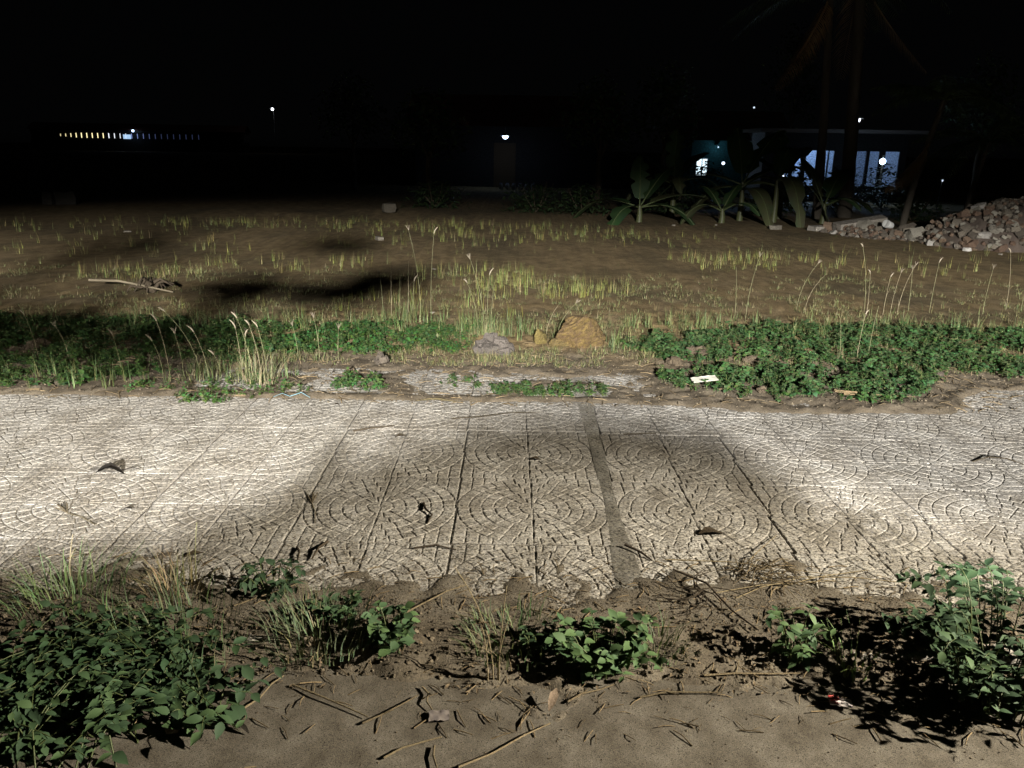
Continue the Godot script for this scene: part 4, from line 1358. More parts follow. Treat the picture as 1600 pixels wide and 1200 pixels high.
# ------------------------------------------------------------------ behind the camera: lamps, car, tree
func street_lamp(label: String, foot: Vector3, height: float, reach: Vector3, aims: Array, color: Color, energy: float, angle: float, fade: float, size: float) -> void:
	var t := thing("street_lamp", label, "street lamp", foot)
	var m := MB.new()
	m.tube([Vector3(0, -0.2, 0), Vector3(0, 0.4, 0), Vector3(0, 0.42, 0), Vector3(0, height + 0.1, 0)], [0.11, 0.11, 0.075, 0.05], 12, Color(0.35, 0.36, 0.36))
	obj("pole", m.mesh(), M.metal, t)
	m = MB.new()
	m.tube([Vector3(0, height - 0.3, 0), reach * 0.5 + Vector3(0, height + 0.1, 0), reach * 0.95 + Vector3(0, height + 0.2, 0)], [0.045, 0.04, 0.035], 10, Color(0.35, 0.36, 0.36))
	obj("arm", m.mesh(), M.metal, t)
	var head := reach + Vector3(0, height + 0.16, 0)
	var aim: Vector3 = aims[0]
	var face := Basis.looking_at((reach * Vector3(1, 0, 1)).normalized(), Vector3.UP)
	m = MB.new()
	m.box(Vector3(-0.17, 0.0, -0.35), Vector3(0.17, 0.1, 0.35), Color(0.3, 0.3, 0.3), Transform3D(face, head))
	obj("lamp_head", m.mesh(), M.metal, t)
	m = MB.new()
	m.box(Vector3(-0.14, -0.03, -0.3), Vector3(0.14, -0.002, 0.3), Color(1, 1, 1), Transform3D(face, head))
	obj("lamp_lens", m.mesh(), glow(color, 3.0), t)
	for k in aims.size():                  # one light for each bank of diodes in the head
		var s := SpotLight3D.new()
		s.name = "lamp_light"
		s.light_color = color
		s.light_energy = energy
		s.light_size = size
		s.spot_range = 90.0
		s.spot_attenuation = 2.0
		s.spot_angle = angle
		s.spot_angle_attenuation = fade
		s.shadow_enabled = true
		t.add_child(s, true)
		s.position = head + Vector3(0, -0.08 - size, 0)
		s.look_at_from_position(foot + s.position, aims[k], Vector3.UP)

func build_car() -> void:
	# parked along the kerb behind the camera, nose to the left
	var t := thing("parked_pickup", "dark grey parked pickup beside the gutter whose shadow falls on the pavement", "pickup truck", V(0.0, -0.106, -1.45))
	var lower := [[-2.75, 0.45], [-2.82, 0.9], [-2.7, 1.2], [-1.12, 1.3], [1.42, 1.32], [2.75, 1.3], [2.8, 0.8], [2.75, 0.48]]
	var upper := [[-1.3, 1.29], [-0.5, 1.58], [0.0, 1.72], [0.6, 1.75], [1.1, 1.69], [1.38, 1.5], [1.46, 1.3]]
	var skin := func(side: Array, half_low: float, half_top: float, y0: float, y1: float) -> MB:
		var m := MB.new()
		var n := side.size()
		for s in [1, -1]:
			for p in side:
				var w := lerpf(half_low, half_top, clampf((p[1] - y0) / (y1 - y0), 0.0, 1.0))
				m.vert(Vector3(p[0], p[1], s * w), Color(1, 1, 1))
		for k in n:
			m.quad(k, n + k, n + (k + 1) % n, (k + 1) % n)
		for k in range(1, n - 1):
			m.tri(0, k + 1, k)
			m.tri(n, n + k, n + k + 1)
		return m
	obj("body", skin.call(lower, 0.9, 0.88, 0.45, 1.3).mesh(), M.car_paint, t)
	obj("cabin", skin.call(upper, 0.84, 0.68, 1.3, 1.75).mesh(), M.car_paint, t)
	for s in [1, -1]:
		for q in [[-0.9, -0.35, 0.3, 0.26], [0.38, 0.36, 1.0, 1.22]]:
			var m := MB.new()
			var at := func(x: float, y: float) -> Vector3: return Vector3(x, y, s * (lerpf(0.84, 0.68, (y - 1.3) / 0.45) + 0.004))
			m.flat_quad(at.call(q[0], 1.36), at.call(q[1], 1.55), at.call(q[2], 1.62), at.call(q[3], 1.36), Color(1, 1, 1))
			obj("window", m.mesh(), M.glass, t)
		for x in [-1.8, 1.75]:
			var w := Node3D.new()
			w.name = "wheel"
			t.add_child(w, true)
			w.position = Vector3(x, 0.39, s * 0.8)
			var m := MB.new()
			m.tube([Vector3(0, 0, -0.11), Vector3(0, 0, -0.1), Vector3(0, 0, 0.1), Vector3(0, 0, 0.11)], [0.34, 0.39, 0.39, 0.34], 24, Color(0.03, 0.03, 0.03))
			obj("tyre", m.mesh(), M.metal, w)
			m = MB.new()
			m.tube([Vector3(0, 0, -0.02 * s), Vector3(0, 0, 0.118 * s), Vector3(0, 0, 0.13 * s)], [0.25, 0.25, 0.05], 16, Color(0.45, 0.45, 0.45))
			obj("rim", m.mesh(), M.metal, w)
		var l := MB.new()
		l.box(Vector3(-2.83, 0.92, s * 0.64 - 0.16), Vector3(-2.72, 1.08, s * 0.64 + 0.16), Color(0.6, 0.6, 0.6))
		obj("headlight", l.mesh(), M.glass, t)
		l = MB.new()
		l.box(Vector3(2.7, 0.85, s * 0.72 - 0.08), Vector3(2.81, 1.15, s * 0.72 + 0.08), Color(0.3, 0.02, 0.02))
		obj("tail_light", l.mesh(), M.metal, t)
		l = MB.new()
		l.box(Vector3(-0.8, 1.34, s * 1.0 - 0.1), Vector3(-0.68, 1.52, s * 1.0 + 0.1), Color(0.1, 0.1, 0.1))
		obj("mirror", l.mesh(), M.car_paint, t)

# ------------------------------------------------------------------ the scene
func _ready() -> void:
	rng.seed = 20240611
	# camera
	var cam := Camera3D.new()
	cam.name = "camera"
	var pitch := 0.2879
	var roll := -0.0163
	var right := Vector3.RIGHT
	var up := Vector3(0, cos(pitch), -sin(pitch))
	var fwd := Vector3(0, -sin(pitch), -cos(pitch))
	var r2 := right * cos(roll) - up * sin(roll)
	var u2 := right * sin(roll) + up * cos(roll)
	cam.transform = Transform3D(Basis(r2, u2, -fwd), Vector3(0, 1.8266, 0))
	cam.fov = rad_to_deg(2.0 * atan(600.0 / 1250.0))
	cam.near = 0.05
	cam.far = 900.0
	add_child(cam)
	cam.current = true
	# night sky
	var env := Environment.new()
	env.background_mode = Environment.BG_SKY
	var sky := Sky.new()
	var sm := ProceduralSkyMaterial.new()
	sm.sky_top_color = lin(0.8, 0.9, 1.0)
	sm.sky_horizon_color = lin(0.9, 0.95, 1.0)
	sm.ground_bottom_color = lin(0.3, 0.3, 0.3)
	sm.ground_horizon_color = lin(0.5, 0.5, 0.5)
	sm.sun_angle_max = 0.0
	sky.sky_material = sm
	env.sky = sky
	env.background_energy_multiplier = 0.00022
	env.tonemap_mode = Environment.TONE_MAPPER_LINEAR
	env.tonemap_exposure = 4.0
	env.sdfgi_enabled = true
	env.ssao_enabled = true
	env.ssil_enabled = true
	var we := WorldEnvironment.new()
	we.name = "environment"
	we.environment = env
	add_child(we)

	for q in [[n_mid, 1.3, 3], [n_fine, 5.5, 3], [n_big, 0.16, 2]]:
		q[0].seed = 11 + int(q[1] * 10)
		q[0].noise_type = FastNoiseLite.TYPE_SIMPLEX_SMOOTH
		q[0].frequency = q[1]
		q[0].fractal_octaves = q[2]

	# materials
	M.t_speck = tex(speckle_image(1024, 3, 0.78, 0.3, 5200, 5200, 13))
	M.t_tile = tex(speckle_image(1024, 31, 0.8, 0.22, 6500, 6500, 15))
	M.t_soil = tex(speckle_image(1024, 5, 0.8, 0.28, 5000, 4000, 10))
	M.t_bump = tex(noise_image(1024, 0.12, 4, 8, Color.BLACK, Color.WHITE))
	M.t_stain = tex(noise_image(512, 0.012, 5, 17, Color(0.68, 0.66, 0.63), Color(1, 1, 1)))
	M.t_bark = tex(noise_image(512, 0.05, 4, 23, Color(0.5, 0.48, 0.45), Color(1, 1, 1)))
	M.soil = grained(Color.WHITE, M.t_soil, 1.3, M.t_bump, 0.28, 1.0, M.t_stain, 0.45)
	M.tiles = []
	for q in [[0.60, 0.585, 0.56], [0.565, 0.55, 0.525], [0.63, 0.615, 0.59], [0.58, 0.56, 0.53]]:
		M.tiles.append(grained(lin(q[0], q[1], q[2]), M.t_tile, 1.25, M.t_bump, 0.1, 0.92, M.t_stain, 0.5))
	M.mortar = grained(lin(0.34, 0.31, 0.27), M.t_soil, 2.0, M.t_bump, 0.6)
	M.gutter = grained(lin(0.225, 0.205, 0.172), M.t_soil, 2.6, M.t_bump, 0.12, 0.9, M.t_stain, 0.8)
	M.asphalt = grained(lin(0.06, 0.06, 0.06), M.t_speck, 2.0, M.t_bump, 0.5)
	M.rubble = grained(Color.WHITE, M.t_speck, 1.5, M.t_bump, 0.6, 0.95)
	M.rock = grained(Color.WHITE, M.t_speck, 2.5, M.t_bump, 1.0, 0.9, M.t_bark, 3.0)
	M.clod = grained(Color.WHITE, M.t_soil, 4.0, M.t_bump, 0.8, 1.0)
	M.wood = grained(Color.WHITE, M.t_bark, 5.0, M.t_bump, 0.3, 0.9)
	M.plaster = grained(Color.WHITE, M.t_bark, 0.5, M.t_bump, 0.2, 0.95)
	M.paint_white = mat(lin(0.5, 0.5, 0.48), 0.5)
	M.metal = mat(Color.WHITE, 0.5)
	M.paper = mat(Color.WHITE, 0.6)
	M.grass = leafy(Color.WHITE, 0.6)
	M.leaf_plain = leafy(Color.WHITE, 0.5)
	M.leaf_dark = []
	for q in [[0.028, 0.055, 0.024], [0.036, 0.068, 0.028], [0.05, 0.088, 0.034], [0.032, 0.06, 0.03]]:
		M.leaf_dark.append(leafy(lin(q[0], q[1], q[2]), 0.7))
	M.leaf_fresh = []
	for q in [[0.055, 0.1, 0.038], [0.07, 0.12, 0.044], [0.046, 0.088, 0.038]]:
		M.leaf_fresh.append(leafy(lin(q[0], q[1], q[2]), 0.68))
	M.car_paint = mat(lin(0.06, 0.06, 0.065), 0.3)
	M.car_paint.clearcoat_enabled = true
	M.glass = mat(lin(0.02, 0.02, 0.02), 0.05)

	# the two lamps that light the place, across the road behind the camera and down the road to the right
	street_lamp("white street lamp across the road behind the parked pickup", V(0.5, -0.15, -18.6), 6.5, Vector3(0, 0, -1.3), [V(0.5, 0.0, -15.85)], Color(1.0, 0.985, 0.96), 780.0, 69.7, 0.1, 0.38)
	street_lamp("warm street lamp at the kerb to the right of the parked pickup", V(7.9, -0.1, 0.2), 4.2, Vector3(-0.6, 0, -0.4), [V(0.5, 0.0, 2.25)], Color(1.0, 0.955, 0.87), 68.0, 22.0, 1.0, 0.05)
	print("lit")

	build_ground()
	build_road()
	build_pavement()
	print("ground ", Time.get_ticks_msec())
	build_far()
	build_car()
	broad_tree("street_tree", "small street tree at the gutter left of the camera", V(-4.2, -0.12, 0.1), Vector3(0.15, 2.1, 0), 0.08,
		[[Vector3(1.25, 1.95, 0.0), Vector3(0.7, 0.26, 0.35), 0.9], [Vector3(2.1, 1.93, 0.0), Vector3(0.6, 0.24, 0.35), 0.75], [Vector3(0.3, 2.1, 0.1), Vector3(0.7, 0.4, 0.5), 0.7], [Vector3(2.2, 2.36, -0.1), Vector3(0.45, 0.12, 0.35)], [Vector3(2.95, 2.34, 0.0), Vector3(0.36, 0.11, 0.3)], [Vector3(3.35, 2.5, 0.0), Vector3(0.36, 0.11, 0.3)], [Vector3(2.7, 2.98, 0.1), Vector3(0.42, 0.1, 0.25)], [Vector3(0.6, 2.8, -0.2), Vector3(0.9, 0.5, 0.6)]], 400, 0.12, Color(0.06, 0.1, 0.035))
	print("far ", Time.get_ticks_msec())

	build_rubble()
	build_stones()
	field_sprouts()
	print("field ", Time.get_ticks_msec())

	# ground cover
	ground_cover("ground_cover", "shaded low leafy ground cover at the far left of the pavement", PackedVector2Array([Vector2(-5.9, 5.9), Vector2(-4.0, 5.78), Vector2(-3.2, 5.95), Vector2(-2.6, 6.45), Vector2(-2.15, 6.8), Vector2(-2.15, 7.9), Vector2(-3.0, 8.15), Vector2(-4.2, 8.05), Vector2(-6.2, 8.0)]), 330.0, 0.7, 1.25, Color(0.95, 0.95, 0.95), [Vector4(-2.75, 6.55, 0.3, 0.15)])
	ground_cover("ground_cover", "lit green ground cover strip ending at the grey mud heap", PackedVector2Array([Vector2(-2.2, 6.82), Vector2(-1.2, 6.92), Vector2(-0.4, 7.05), Vector2(-0.35, 7.5), Vector2(-0.4, 7.95), Vector2(-1.3, 8.0), Vector2(-2.4, 7.9)]), 420.0, 0.75, 1.3, Color.WHITE)
	ground_cover("ground_cover", "broad bank of green ground cover at the right behind the pavement", PackedVector2Array([Vector2(0.95, 7.35), Vector2(1.3, 7.0), Vector2(1.55, 6.85), Vector2(2.3, 6.82), Vector2(2.5, 6.65), Vector2(1.6, 6.65), Vector2(1.15, 6.3), Vector2(1.3, 6.05), Vector2(1.7, 5.9), Vector2(2.3, 5.85), Vector2(2.95, 5.72), Vector2(3.15, 5.85), Vector2(3.55, 6.35), Vector2(3.85, 6.75), Vector2(4.4, 6.35), Vector2(5.3, 6.2), Vector2(6.4, 6.6), Vector2(6.4, 8.2), Vector2(5.2, 8.15), Vector2(4.0, 8.35), Vector2(2.8, 8.3), Vector2(1.7, 7.95)]), 400.0, 0.75, 1.35, Color.WHITE, [Vector4(2.0, 6.78, 0.55, 0.09), Vector4(1.52, 6.1, 0.15, 0.06)])
	ground_cover("ground_cover", "low mat of small leaves at the far edge of the tiles in the middle", PackedVector2Array([Vector2(-0.15, 5.82), Vector2(0.35, 5.75), Vector2(0.75, 5.9), Vector2(0.7, 6.12), Vector2(0.1, 6.1), Vector2(-0.2, 6.0)]), 520.0, 0.6, 1.05, Color(1.05, 1.05, 1.0))
	ground_cover("ground_cover", "small sprawling weed left of the middle mat of small leaves", PackedVector2Array([Vector2(-0.6, 6.05), Vector2(-0.3, 5.98), Vector2(-0.2, 6.2), Vector2(-0.5, 6.3)]), 480.0, 0.7, 1.1, Color(1.05, 1.05, 1.0))
	ground_cover("ground_cover", "grey green weed between the dry grass clump and the bare cement", PackedVector2Array([Vector2(-1.5, 5.95), Vector2(-1.0, 5.9), Vector2(-0.98, 6.25), Vector2(-1.45, 6.3)]), 330.0, 0.7, 1.2, Color(1.15, 1.1, 1.1))
	ground_cover("ground_cover", "creeping weed spilling onto the far tiles below the tall grass", PackedVector2Array([Vector2(-2.95, 5.85), Vector2(-2.5, 5.72), Vector2(-2.25, 5.55), Vector2(-2.05, 5.7), Vector2(-1.5, 5.85), Vector2(-1.6, 6.1), Vector2(-2.3, 6.1), Vector2(-2.8, 6.1)]), 260.0, 0.5, 1.0, Color(1.1, 1.1, 1.0))

	# tall grasses: [dx, dd, height, lean, yaw, head]
	var dry := [Color(0.2, 0.185, 0.11), Color(0.16, 0.165, 0.085), Color(0.25, 0.22, 0.14)]
	var green := [Color(0.06, 0.1, 0.035), Color(0.09, 0.13, 0.045), Color(0.13, 0.15, 0.065)]
	grass_thing("clump of tall foxtail grass with one long stalk bowing to the left", -2.55, 6.15, 46, 0.13, 0.08, 0.24, dry + green, [[0.06, 0.0, 0.62, 0.38, PI, "foxtail"], [-0.2, 0.02, 0.48, 0.12, PI, "foxtail"], [-0.1, 0.05, 0.36, 0.1, PI, "fingers"], [0.12, 0.0, 0.42, 0.2, PI, "foxtail"], [-0.28, 0.08, 0.3, 0.2, PI, "foxtail"], [0.2, 0.06, 0.22, 0.2, 2.6, "foxtail"]])
	grass_thing("bushy clump of pale dry grass with upright foxtail stalks", -2.0, 6.1, 90, 0.15, 0.12, 0.34, dry, [[-0.06, 0.0, 0.55, 0.16, PI, "foxtail"], [0.0, 0.03, 0.48, 0.14, PI, "foxtail"], [-0.16, 0.06, 0.44, 0.06, PI, "foxtail"], [0.05, 0.02, 0.46, 0.1, 2.8, "foxtail"], [-0.1, -0.03, 0.4, 0.05, 0.4, "foxtail"]])
	grass_thing("three thin stalks with fingered heads rising before the lit ground cover", -1.68, 6.75, 8, 0.1, 0.06, 0.14, green, [[0.0, 0.0, 0.4, 0.08, PI, "fingers"], [0.16, 0.0, 0.3, 0.05, 0.0, "fingers"], [-0.2, 0.04, 0.3, 0.1, PI, "fingers"]])
	grass_thing("few bent foxtails standing in the shaded ground cover at the left", -4.05, 6.6, 10, 0.12, 0.08, 0.2, green, [[0.0, 0, 0.42, 0.15, PI, "foxtail"], [0.2, 0.1, 0.3, 0.2, 2.5, "fingers"], [0.9, -0.4, 0.34, 0.1, PI, "foxtail"]])
	grass_thing("group of tall thin grass stalks at the edge of the field", -1.15, 8.6, 30, 0.3, 0.1, 0.35, green, [[-0.18, 0, 0.62, 0.02, 0.0, ""], [-0.28, 0.05, 0.45, 0.05, PI, "foxtail"], [0.0, 0.05, 0.6, 0.02, 0.0, ""], [0.14, 0, 0.95, 0.12, PI, "fingers"], [0.24, 0.1, 0.9, 0.05, 0.0, "foxtail"], [-0.1, 0.1, 0.5, 0.02, 0, ""], [0.06, -0.05, 0.4, 0.05, 0, "foxtail"]])
	grass_thing("tall green grass clump with bowed stalks behind the mud heap", -0.28, 7.7, 34, 0.1, 0.12, 0.34, green + dry, [[0.0, 0.0, 0.78, 0.18, PI, "fingers"], [0.02, 0.05, 0.6, 0.04, 0.0, "foxtail"], [-0.06, 0.05, 0.56, 0.2, PI, "foxtail"], [0.06, 0.0, 0.5, 0.06, 0.2, ""]])
	grass_thing("two thin stalks leaning apart over the rock", 0.42, 7.5, 10, 0.08, 0.1, 0.24, green, [[0.0, 0.0, 0.42, 0.4, 0.0, "fingers"], [-0.1, 0.05, 0.38, 0.3, 0.2, ""]])
	grass_thing("small green grass blades against the right side of the ochre rock", 0.98, 7.4, 16, 0.07, 0.12, 0.26, green, [])
	grass_thing("two slender stalks near the middle of the bank of ground cover", 2.45, 8.7, 6, 0.12, 0.1, 0.25, green, [[0.0, 0, 0.6, 0.06, PI, ""], [0.12, 0, 0.72, 0.12, 0.0, "fingers"]])
	grass_thing("pair of faint crossing stalks in the field right of the middle", 3.3, 9.2, 4, 0.1, 0.08, 0.16, green, [[0.0, 0, 0.6, 0.3, 0.0, "fingers"], [0.1, 0, 0.5, 0.4, 0.0, ""]])
	grass_thing("tall nodding grass with a large pale head behind the ground cover", 3.98, 8.95, 8, 0.12, 0.1, 0.2, green, [[0.0, 0, 0.82, 0.14, PI, "foxtail"], [0.05, 0.04, 0.5, 0.05, PI, "foxtail"]])
	grass_thing("three foxtail stalks leaning together behind the ground cover", 4.3, 9.0, 8, 0.12, 0.1, 0.2, green, [[0.0, 0, 0.52, 0.1, 0.0, "fingers"], [0.08, 0, 0.6, 0.2, 0.0, "fingers"], [-0.08, 0, 0.45, 0.05, 0.0, "foxtail"]])
	grass_thing("single straight stalk with a pale head at the right of the field", 4.85, 9.2, 6, 0.12, 0.08, 0.2, green, [[0.0, 0, 0.6, 0.03, 0, "foxtail"], [-0.2, 0.1, 0.5, 0.05, PI, "fingers"]])
	grass_thing("stalk with a ragged head near the frame's right in the field", 5.5, 9.25, 6, 0.12, 0.08, 0.2, green, [[0.0, 0, 0.55, 0.05, 0, "fingers"]])
	grass_thing("two tall grasses with fluffy heads at the frame's right", 5.98, 9.5, 8, 0.12, 0.1, 0.2, green, [[-0.06, 0, 0.72, 0.1, PI, "foxtail"], [0.12, 0, 0.66, 0.12, 0.2, "fingers"], [0.22, 0.1, 0.5, 0.05, 0, "fingers"]])
	grass_thing("pale stalks rising out of the right end of the ground cover", 2.95, 7.0, 14, 0.12, 0.1, 0.28, dry + green, [[0.0, 0, 0.4, 0.1, PI, ""], [0.18, 0.05, 0.42, 0.05, 0, "foxtail"], [0.3, 0.1, 0.5, 0.06, 0, ""]])

	# weeds in the foreground
	leafy_plant("creeping_weed", "large mass of dark oval leaves at the near left over the gutter", "weed", -1.42, 2.36, Vector2(0.64, 0.5), 0.16, 110, 14, 0.05, M.leaf_dark, Vector3(0.6, 0.28, 0.3), 300, 0.75)
	leafy_plant("creeping_weed", "small dark branch of oval leaves on the gutter beside the large mass", "weed", -1.02, 2.28, Vector2(0.2, 0.2), 0.14, 9, 7, 0.064, M.leaf_dark, Vector3(0.6, 0.25, 0.35), 300, 0.4)
	leafy_plant("leafy_bush", "tall dark leafy bush at the near right beside the gutter", "bush", 1.78, 2.47, Vector2(0.44, 0.4), 0.42, 80, 15, 0.052, M.leaf_dark, Vector3(0.52, 0.25, 0.4), 300, 0.45)
	leafy_plant("leafy_weed", "fresh green leafy weed in the middle of the soil bank", "weed", 0.36, 2.56, Vector2(0.24, 0.18), 0.17, 30, 9, 0.054, M.leaf_fresh, Vector3(0.62, 0.22, 0.35), 300, 0.3)
	leafy_plant("leafy_weed", "round leaved weed between the grass and the tall straw", "weed", -0.44, 2.62, Vector2(0.15, 0.13), 0.16, 16, 7, 0.05, M.leaf_fresh.slice(1) + M.leaf_dark.slice(0, 2), Vector3(0.75, 0.2, 0.25), 300, 0.3)
	leafy_plant("leafy_weed", "small slender leafy weed left of the tall bush", "weed", 1.08, 2.6, Vector2(0.14, 0.12), 0.24, 8, 8, 0.055, M.leaf_fresh, Vector3(0.5, 0.2, 0.35), 300, 0.25)
	leafy_plant("leafy_weed", "wilted dark weed behind the foreground grass", "weed", -1.0, 2.98, Vector2(0.17, 0.14), 0.17, 12, 7, 0.05, [M.leaf_dark[0], M.leaf_dark[3]], Vector3(0.5, 0.3, 0.6), 300, 0.4)
	leafy_plant("leafy_weed", "low leafy weed tucked behind the thick grass on the bank", "weed", -0.68, 2.78, Vector2(0.16, 0.1), 0.12, 12, 7, 0.042, M.leaf_dark + M.leaf_fresh.slice(2), Vector3(0.6, 0.25, 0.35), 300, 0.4)
	leafy_plant("leafy_weed", "small low weed on the bank right beside the tall straw", "weed", 0.12, 2.64, Vector2(0.12, 0.08), 0.09, 9, 6, 0.04, M.leaf_dark, Vector3(0.6, 0.25, 0.35), 300, 0.4)
	grass_thing("thick blue green grass clump on the soil bank at the left", -0.72, 2.66, 260, 0.2, 0.06, 0.17, [Color(0.075, 0.11, 0.06), Color(0.1, 0.13, 0.07), Color(0.15, 0.15, 0.09)], [])
	grass_thing("spiky dark grass clump at the frame's left above the oval leaves", -1.78, 2.86, 190, 0.22, 0.08, 0.22, [Color(0.07, 0.11, 0.05), Color(0.1, 0.14, 0.06)], [[-0.05, 0.1, 0.3, 0.2, 0.4, ""]])
	grass_thing("loose dark grass growing among the oval leaves at the left", -1.25, 2.62, 150, 0.26, 0.1, 0.24, [Color(0.06, 0.09, 0.045), Color(0.09, 0.115, 0.055)], [])
	grass_thing("dry brownish grass clump behind the spiky grass", -1.4, 2.97, 150, 0.13, 0.08, 0.2, [Color(0.17, 0.14, 0.09), Color(0.12, 0.11, 0.07), Color(0.22, 0.18, 0.11)], [[0.05, 0.1, 0.32, 0.15, 0.6, ""]])
	grass_thing("short dark grass on the bank beside the fresh leafy weed", 0.02, 2.68, 190, 0.2, 0.04, 0.12, [Color(0.07, 0.11, 0.05), Color(0.1, 0.13, 0.06)], [])
	grass_thing("few green blades on the bank beside the red and white wrapper", 1.28, 2.56, 26, 0.07, 0.08, 0.2, [Color(0.1, 0.16, 0.05), Color(0.13, 0.18, 0.06)], [])
	grass_thing("dark grass around the root of the fresh leafy weed", 0.56, 2.62, 100, 0.12, 0.06, 0.14, [Color(0.07, 0.11, 0.05), Color(0.1, 0.13, 0.06)], [])
	# tall dry straw standing in the middle of the bank
	var s := thing("tall_straw", "tall pale dry straw stalks rising from the middle of the bank", "straw", on_ground(-0.05, 2.48, -0.01))
	for q in [[0.0, 0.5, 0.28, PI], [0.02, 0.4, 0.06, 0.0], [0.015, 0.28, 0.14, 0.0], [-0.02, 0.3, 0.12, PI]]:
		obj("straw", stalk_mb(q[1], q[2], q[3], "", Color(0.42, 0.36, 0.23)).mesh(), M.wood, s, Transform3D(Basis(), Vector3(q[0], 0, 0)))
	print("plants ", Time.get_ticks_msec())

	# banana plants and trees at the far edge of the field
	banana("tallest banana plant with broad drooping leaves before the teal house", 5.95, 21.6, 0.75, [[0.5, 1.35, 1.0, 0.25, 0.7], [0.15, 1.3, 0.5, 0.35, 0.7], [-0.1, 1.1, 0.15, 0.9, 0.7], [2.9, 1.3, 0.35, 0.5, 0.7], [3.3, 1.0, 0.1, 0.95, 0.65], [-1.3, 0.9, 0.2, 0.8, 0.6], [1.6, 1.2, 1.1, 0.2, 0.7]])
	banana("low spreading banana plant left of the tallest one", 3.2, 21.0, 0.35, [[0.25, 1.3, 0.35, 0.3, 0.3], [2.7, 1.2, 0.3, 0.6, 0.3], [-0.5, 1.0, 0.2, 0.6, 0.3], [1.5, 0.9, 1.2, 0.1, 0.3], [-2.2, 0.9, 0.15, 0.5, 0.3], [0.6, 1.0, 0.9, 0.2, 0.3]])
	banana("slim banana plant with hanging leaves right of the tallest one", 6.75, 21.3, 0.8, [[0.9, 1.0, 1.1, 0.4, 0.75], [-0.3, 0.9, 0.1, 1.1, 0.8], [-1.4, 0.9, 0.3, 1.1, 0.8], [3.0, 0.8, 0.3, 0.9, 0.7]])
	banana("small banana plant between the first palm and the tilted slab", 8.0, 21.2, 0.4, [[0.8, 1.1, 0.9, 0.3, 0.35], [2.3, 1.0, 1.1, 0.2, 0.35], [0.2, 0.9, 0.4, 0.5, 0.35], [-1.0, 0.7, 0.5, 0.5, 0.35]])
	banana("short banana sucker before the tallest banana plant", 5.3, 20.9, 0.3, [[2.2, 0.8, 0.9, 0.4, 0.25], [0.6, 0.7, 1.0, 0.3, 0.25], [-1.0, 0.8, 0.5, 0.5, 0.25], [3.6, 0.8, 0.4, 0.6, 0.25]])
	banana("broad leaved banana plant behind the low spreading one", 4.3, 22.4, 0.7, [[0.4, 1.0, 0.9, 0.3, 0.65], [2.6, 1.1, 0.8, 0.35, 0.65], [-0.4, 0.9, 0.4, 0.6, 0.65], [3.5, 0.9, 0.4, 0.7, 0.65], [1.4, 1.0, 1.2, 0.1, 0.65], [-1.6, 0.8, 0.5, 0.6, 0.65]])
	banana("banana plant behind the slim one in front of the first palm", 7.3, 22.6, 0.8, [[0.7, 1.1, 0.9, 0.3, 0.75], [2.4, 1.0, 0.8, 0.4, 0.75], [-0.2, 0.9, 0.3, 0.8, 0.75], [3.3, 1.0, 0.3, 0.8, 0.75], [1.6, 1.0, 1.2, 0.15, 0.75], [-1.5, 0.8, 0.3, 0.8, 0.75]])
	palm("first palm with a straight slim trunk before the lit room", 8.5, 23.0, Vector3(-0.35, 5.9, 0.0), 0.13, 0.09, 11, 2.6, 2, Color(0.05, 0.075, 0.03))
	palm("second palm with a thicker trunk beside the first", 9.48, 23.5, Vector3(-0.4, 6.6, 0.0), 0.2, 0.14, 11, 2.8, 2, Color(0.05, 0.075, 0.03))
	var p3 := palm("leaning palm behind the rubble with a dead frond hanging from it", 9.62, 20.2, Vector3(0.55, 3.1, 0.0), 0.085, 0.06, 9, 1.9, 0, Color(0.05, 0.075, 0.03))
	var df := obj("dead_frond", frond_mb(1.15, -1.1, 0.05, 0.55, Color(0.15, 0.1, 0.05)).mesh(), M.leaf_plain, p3, turned(Vector3(0.3, 2.1, 0.1), PI))
	df.set_meta("label", "tan dead frond hanging from the leaning trunk")
	palm("short palm rising behind the top of the rubble heap", 11.75, 21.4, Vector3(0.35, 2.2, 0.0), 0.07, 0.05, 10, 2.1, 0, Color(0.055, 0.08, 0.03))
	var k := 0
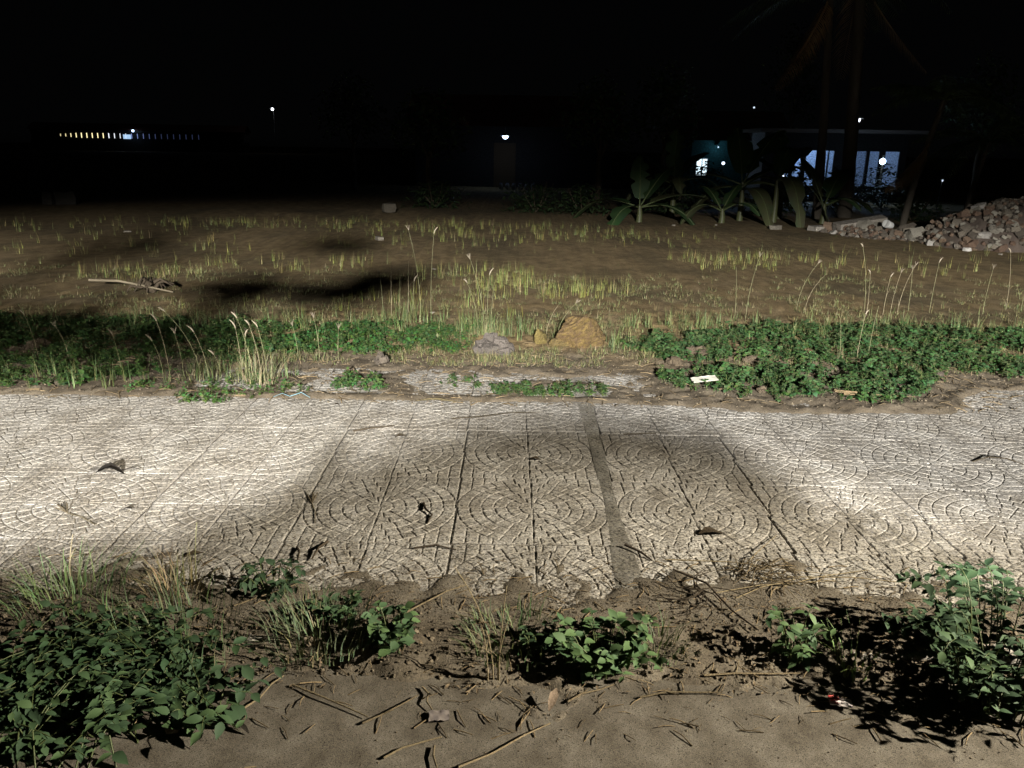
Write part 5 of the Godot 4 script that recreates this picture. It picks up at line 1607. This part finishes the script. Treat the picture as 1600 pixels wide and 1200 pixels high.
	for q in [[-2.9, 27.0, "dark round tree at the field's far edge left of the porch lamp", 3.2], [2.6, 26.5, "dark spreading tree at the field's far edge right of the porch lamp", 3.6], [5.0, 28.5, "dark tree behind the low banana plant", 4.2], [-6.5, 33.0, "dark tree standing back from the earth ridge", 4.0], [15.2, 27.5, "dark tree behind the top of the rubble heap", 4.4], [12.0, 37.0, "tall dark tree behind the open-fronted house", 6.5]]:
		var hgt: float = q[3]
		broad_tree("dark_tree", q[2], on_ground(q[0], q[1]), Vector3(0.1, hgt * 0.5, 0), 0.12, [[Vector3(-0.5, hgt * 0.72, 0.1), Vector3(0.9, hgt * 0.24, 0.8)], [Vector3(0.6, hgt * 0.68, 0.0), Vector3(0.8, hgt * 0.25, 0.8)], [Vector3(0.05, hgt * 0.92, -0.1), Vector3(0.8, hgt * 0.2, 0.8)]], 420, 0.17, Color(0.04, 0.065, 0.028), "dark trees beyond the field")
		k += 1
	for q in [[-2.4, 24.3, "dark shrub at the foot of the tree left of the porch lamp"], [0.6, 23.6, "dark shrub in the middle of the field's far edge"], [1.9, 23.0, "dark shrub left of the low banana plant"], [4.4, 23.4, "dark shrub between the two broad banana plants"], [7.4, 23.8, "dark shrub behind the slim banana plant"], [8.75, 26.0, "tall dark shrub before the left end of the lit room"], [10.5, 26.6, "tall dark shrub before the right end of the lit room"], [12.3, 27.6, "tall dark shrub between the palms and the dazzling yard lamp"], [6.3, 27.2, "tall dark shrub before the teal house"], [11.0, 22.6, "dark shrub behind the rubble heap"], [13.2, 22.4, "dark shrub at the far right behind the rubble heap"]]:
		var t := thing("dark_shrub", q[2], "shrub", on_ground(q[0], q[1]), 0.0, "dark shrubs at the field's far edge")
		var grow := 1.75 if q[1] > 25.0 else 1.0
		var c := MB.new()
		var unit := leaf_mb(1.0, 0.4, 0.2, 0.4, Color(1, 1, 1))
		var st := MB.new()
		for j in 7:
			var a := TAU * j / 7.0
			st.tube([Vector3.ZERO, Vector3(cos(a) * 0.25, 0.3, sin(a) * 0.2), Vector3(cos(a) * 0.5, 0.6 + rf(0, 0.3), sin(a) * 0.4)], [0.02, 0.014, 0.005], 5, Color(0.12, 0.1, 0.07))
		obj("stem", st.mesh(), M.wood, t)
		for j in 520:
			var p := Vector3(rng.randfn() * 0.36, 0.0, rng.randfn() * 0.3)
			p.y = rf(0.03, 0.85) * grow * (1.0 - 0.35 * p.length())
			c.append(unit, Transform3D(Basis.from_euler(Vector3(rf(-0.6, 0.6), rf(0, TAU), rf(-0.4, 0.9))).scaled(Vector3.ONE * rf(0.1, 0.2)), p), Color(0.024, 0.04, 0.018) * rf(0.7, 1.3))
		var f := obj("foliage", c.mesh(), M.leaf_plain, t)
		f.set_meta("kind", "stuff")
	build_litter()
	print("done ", Time.get_ticks_msec())
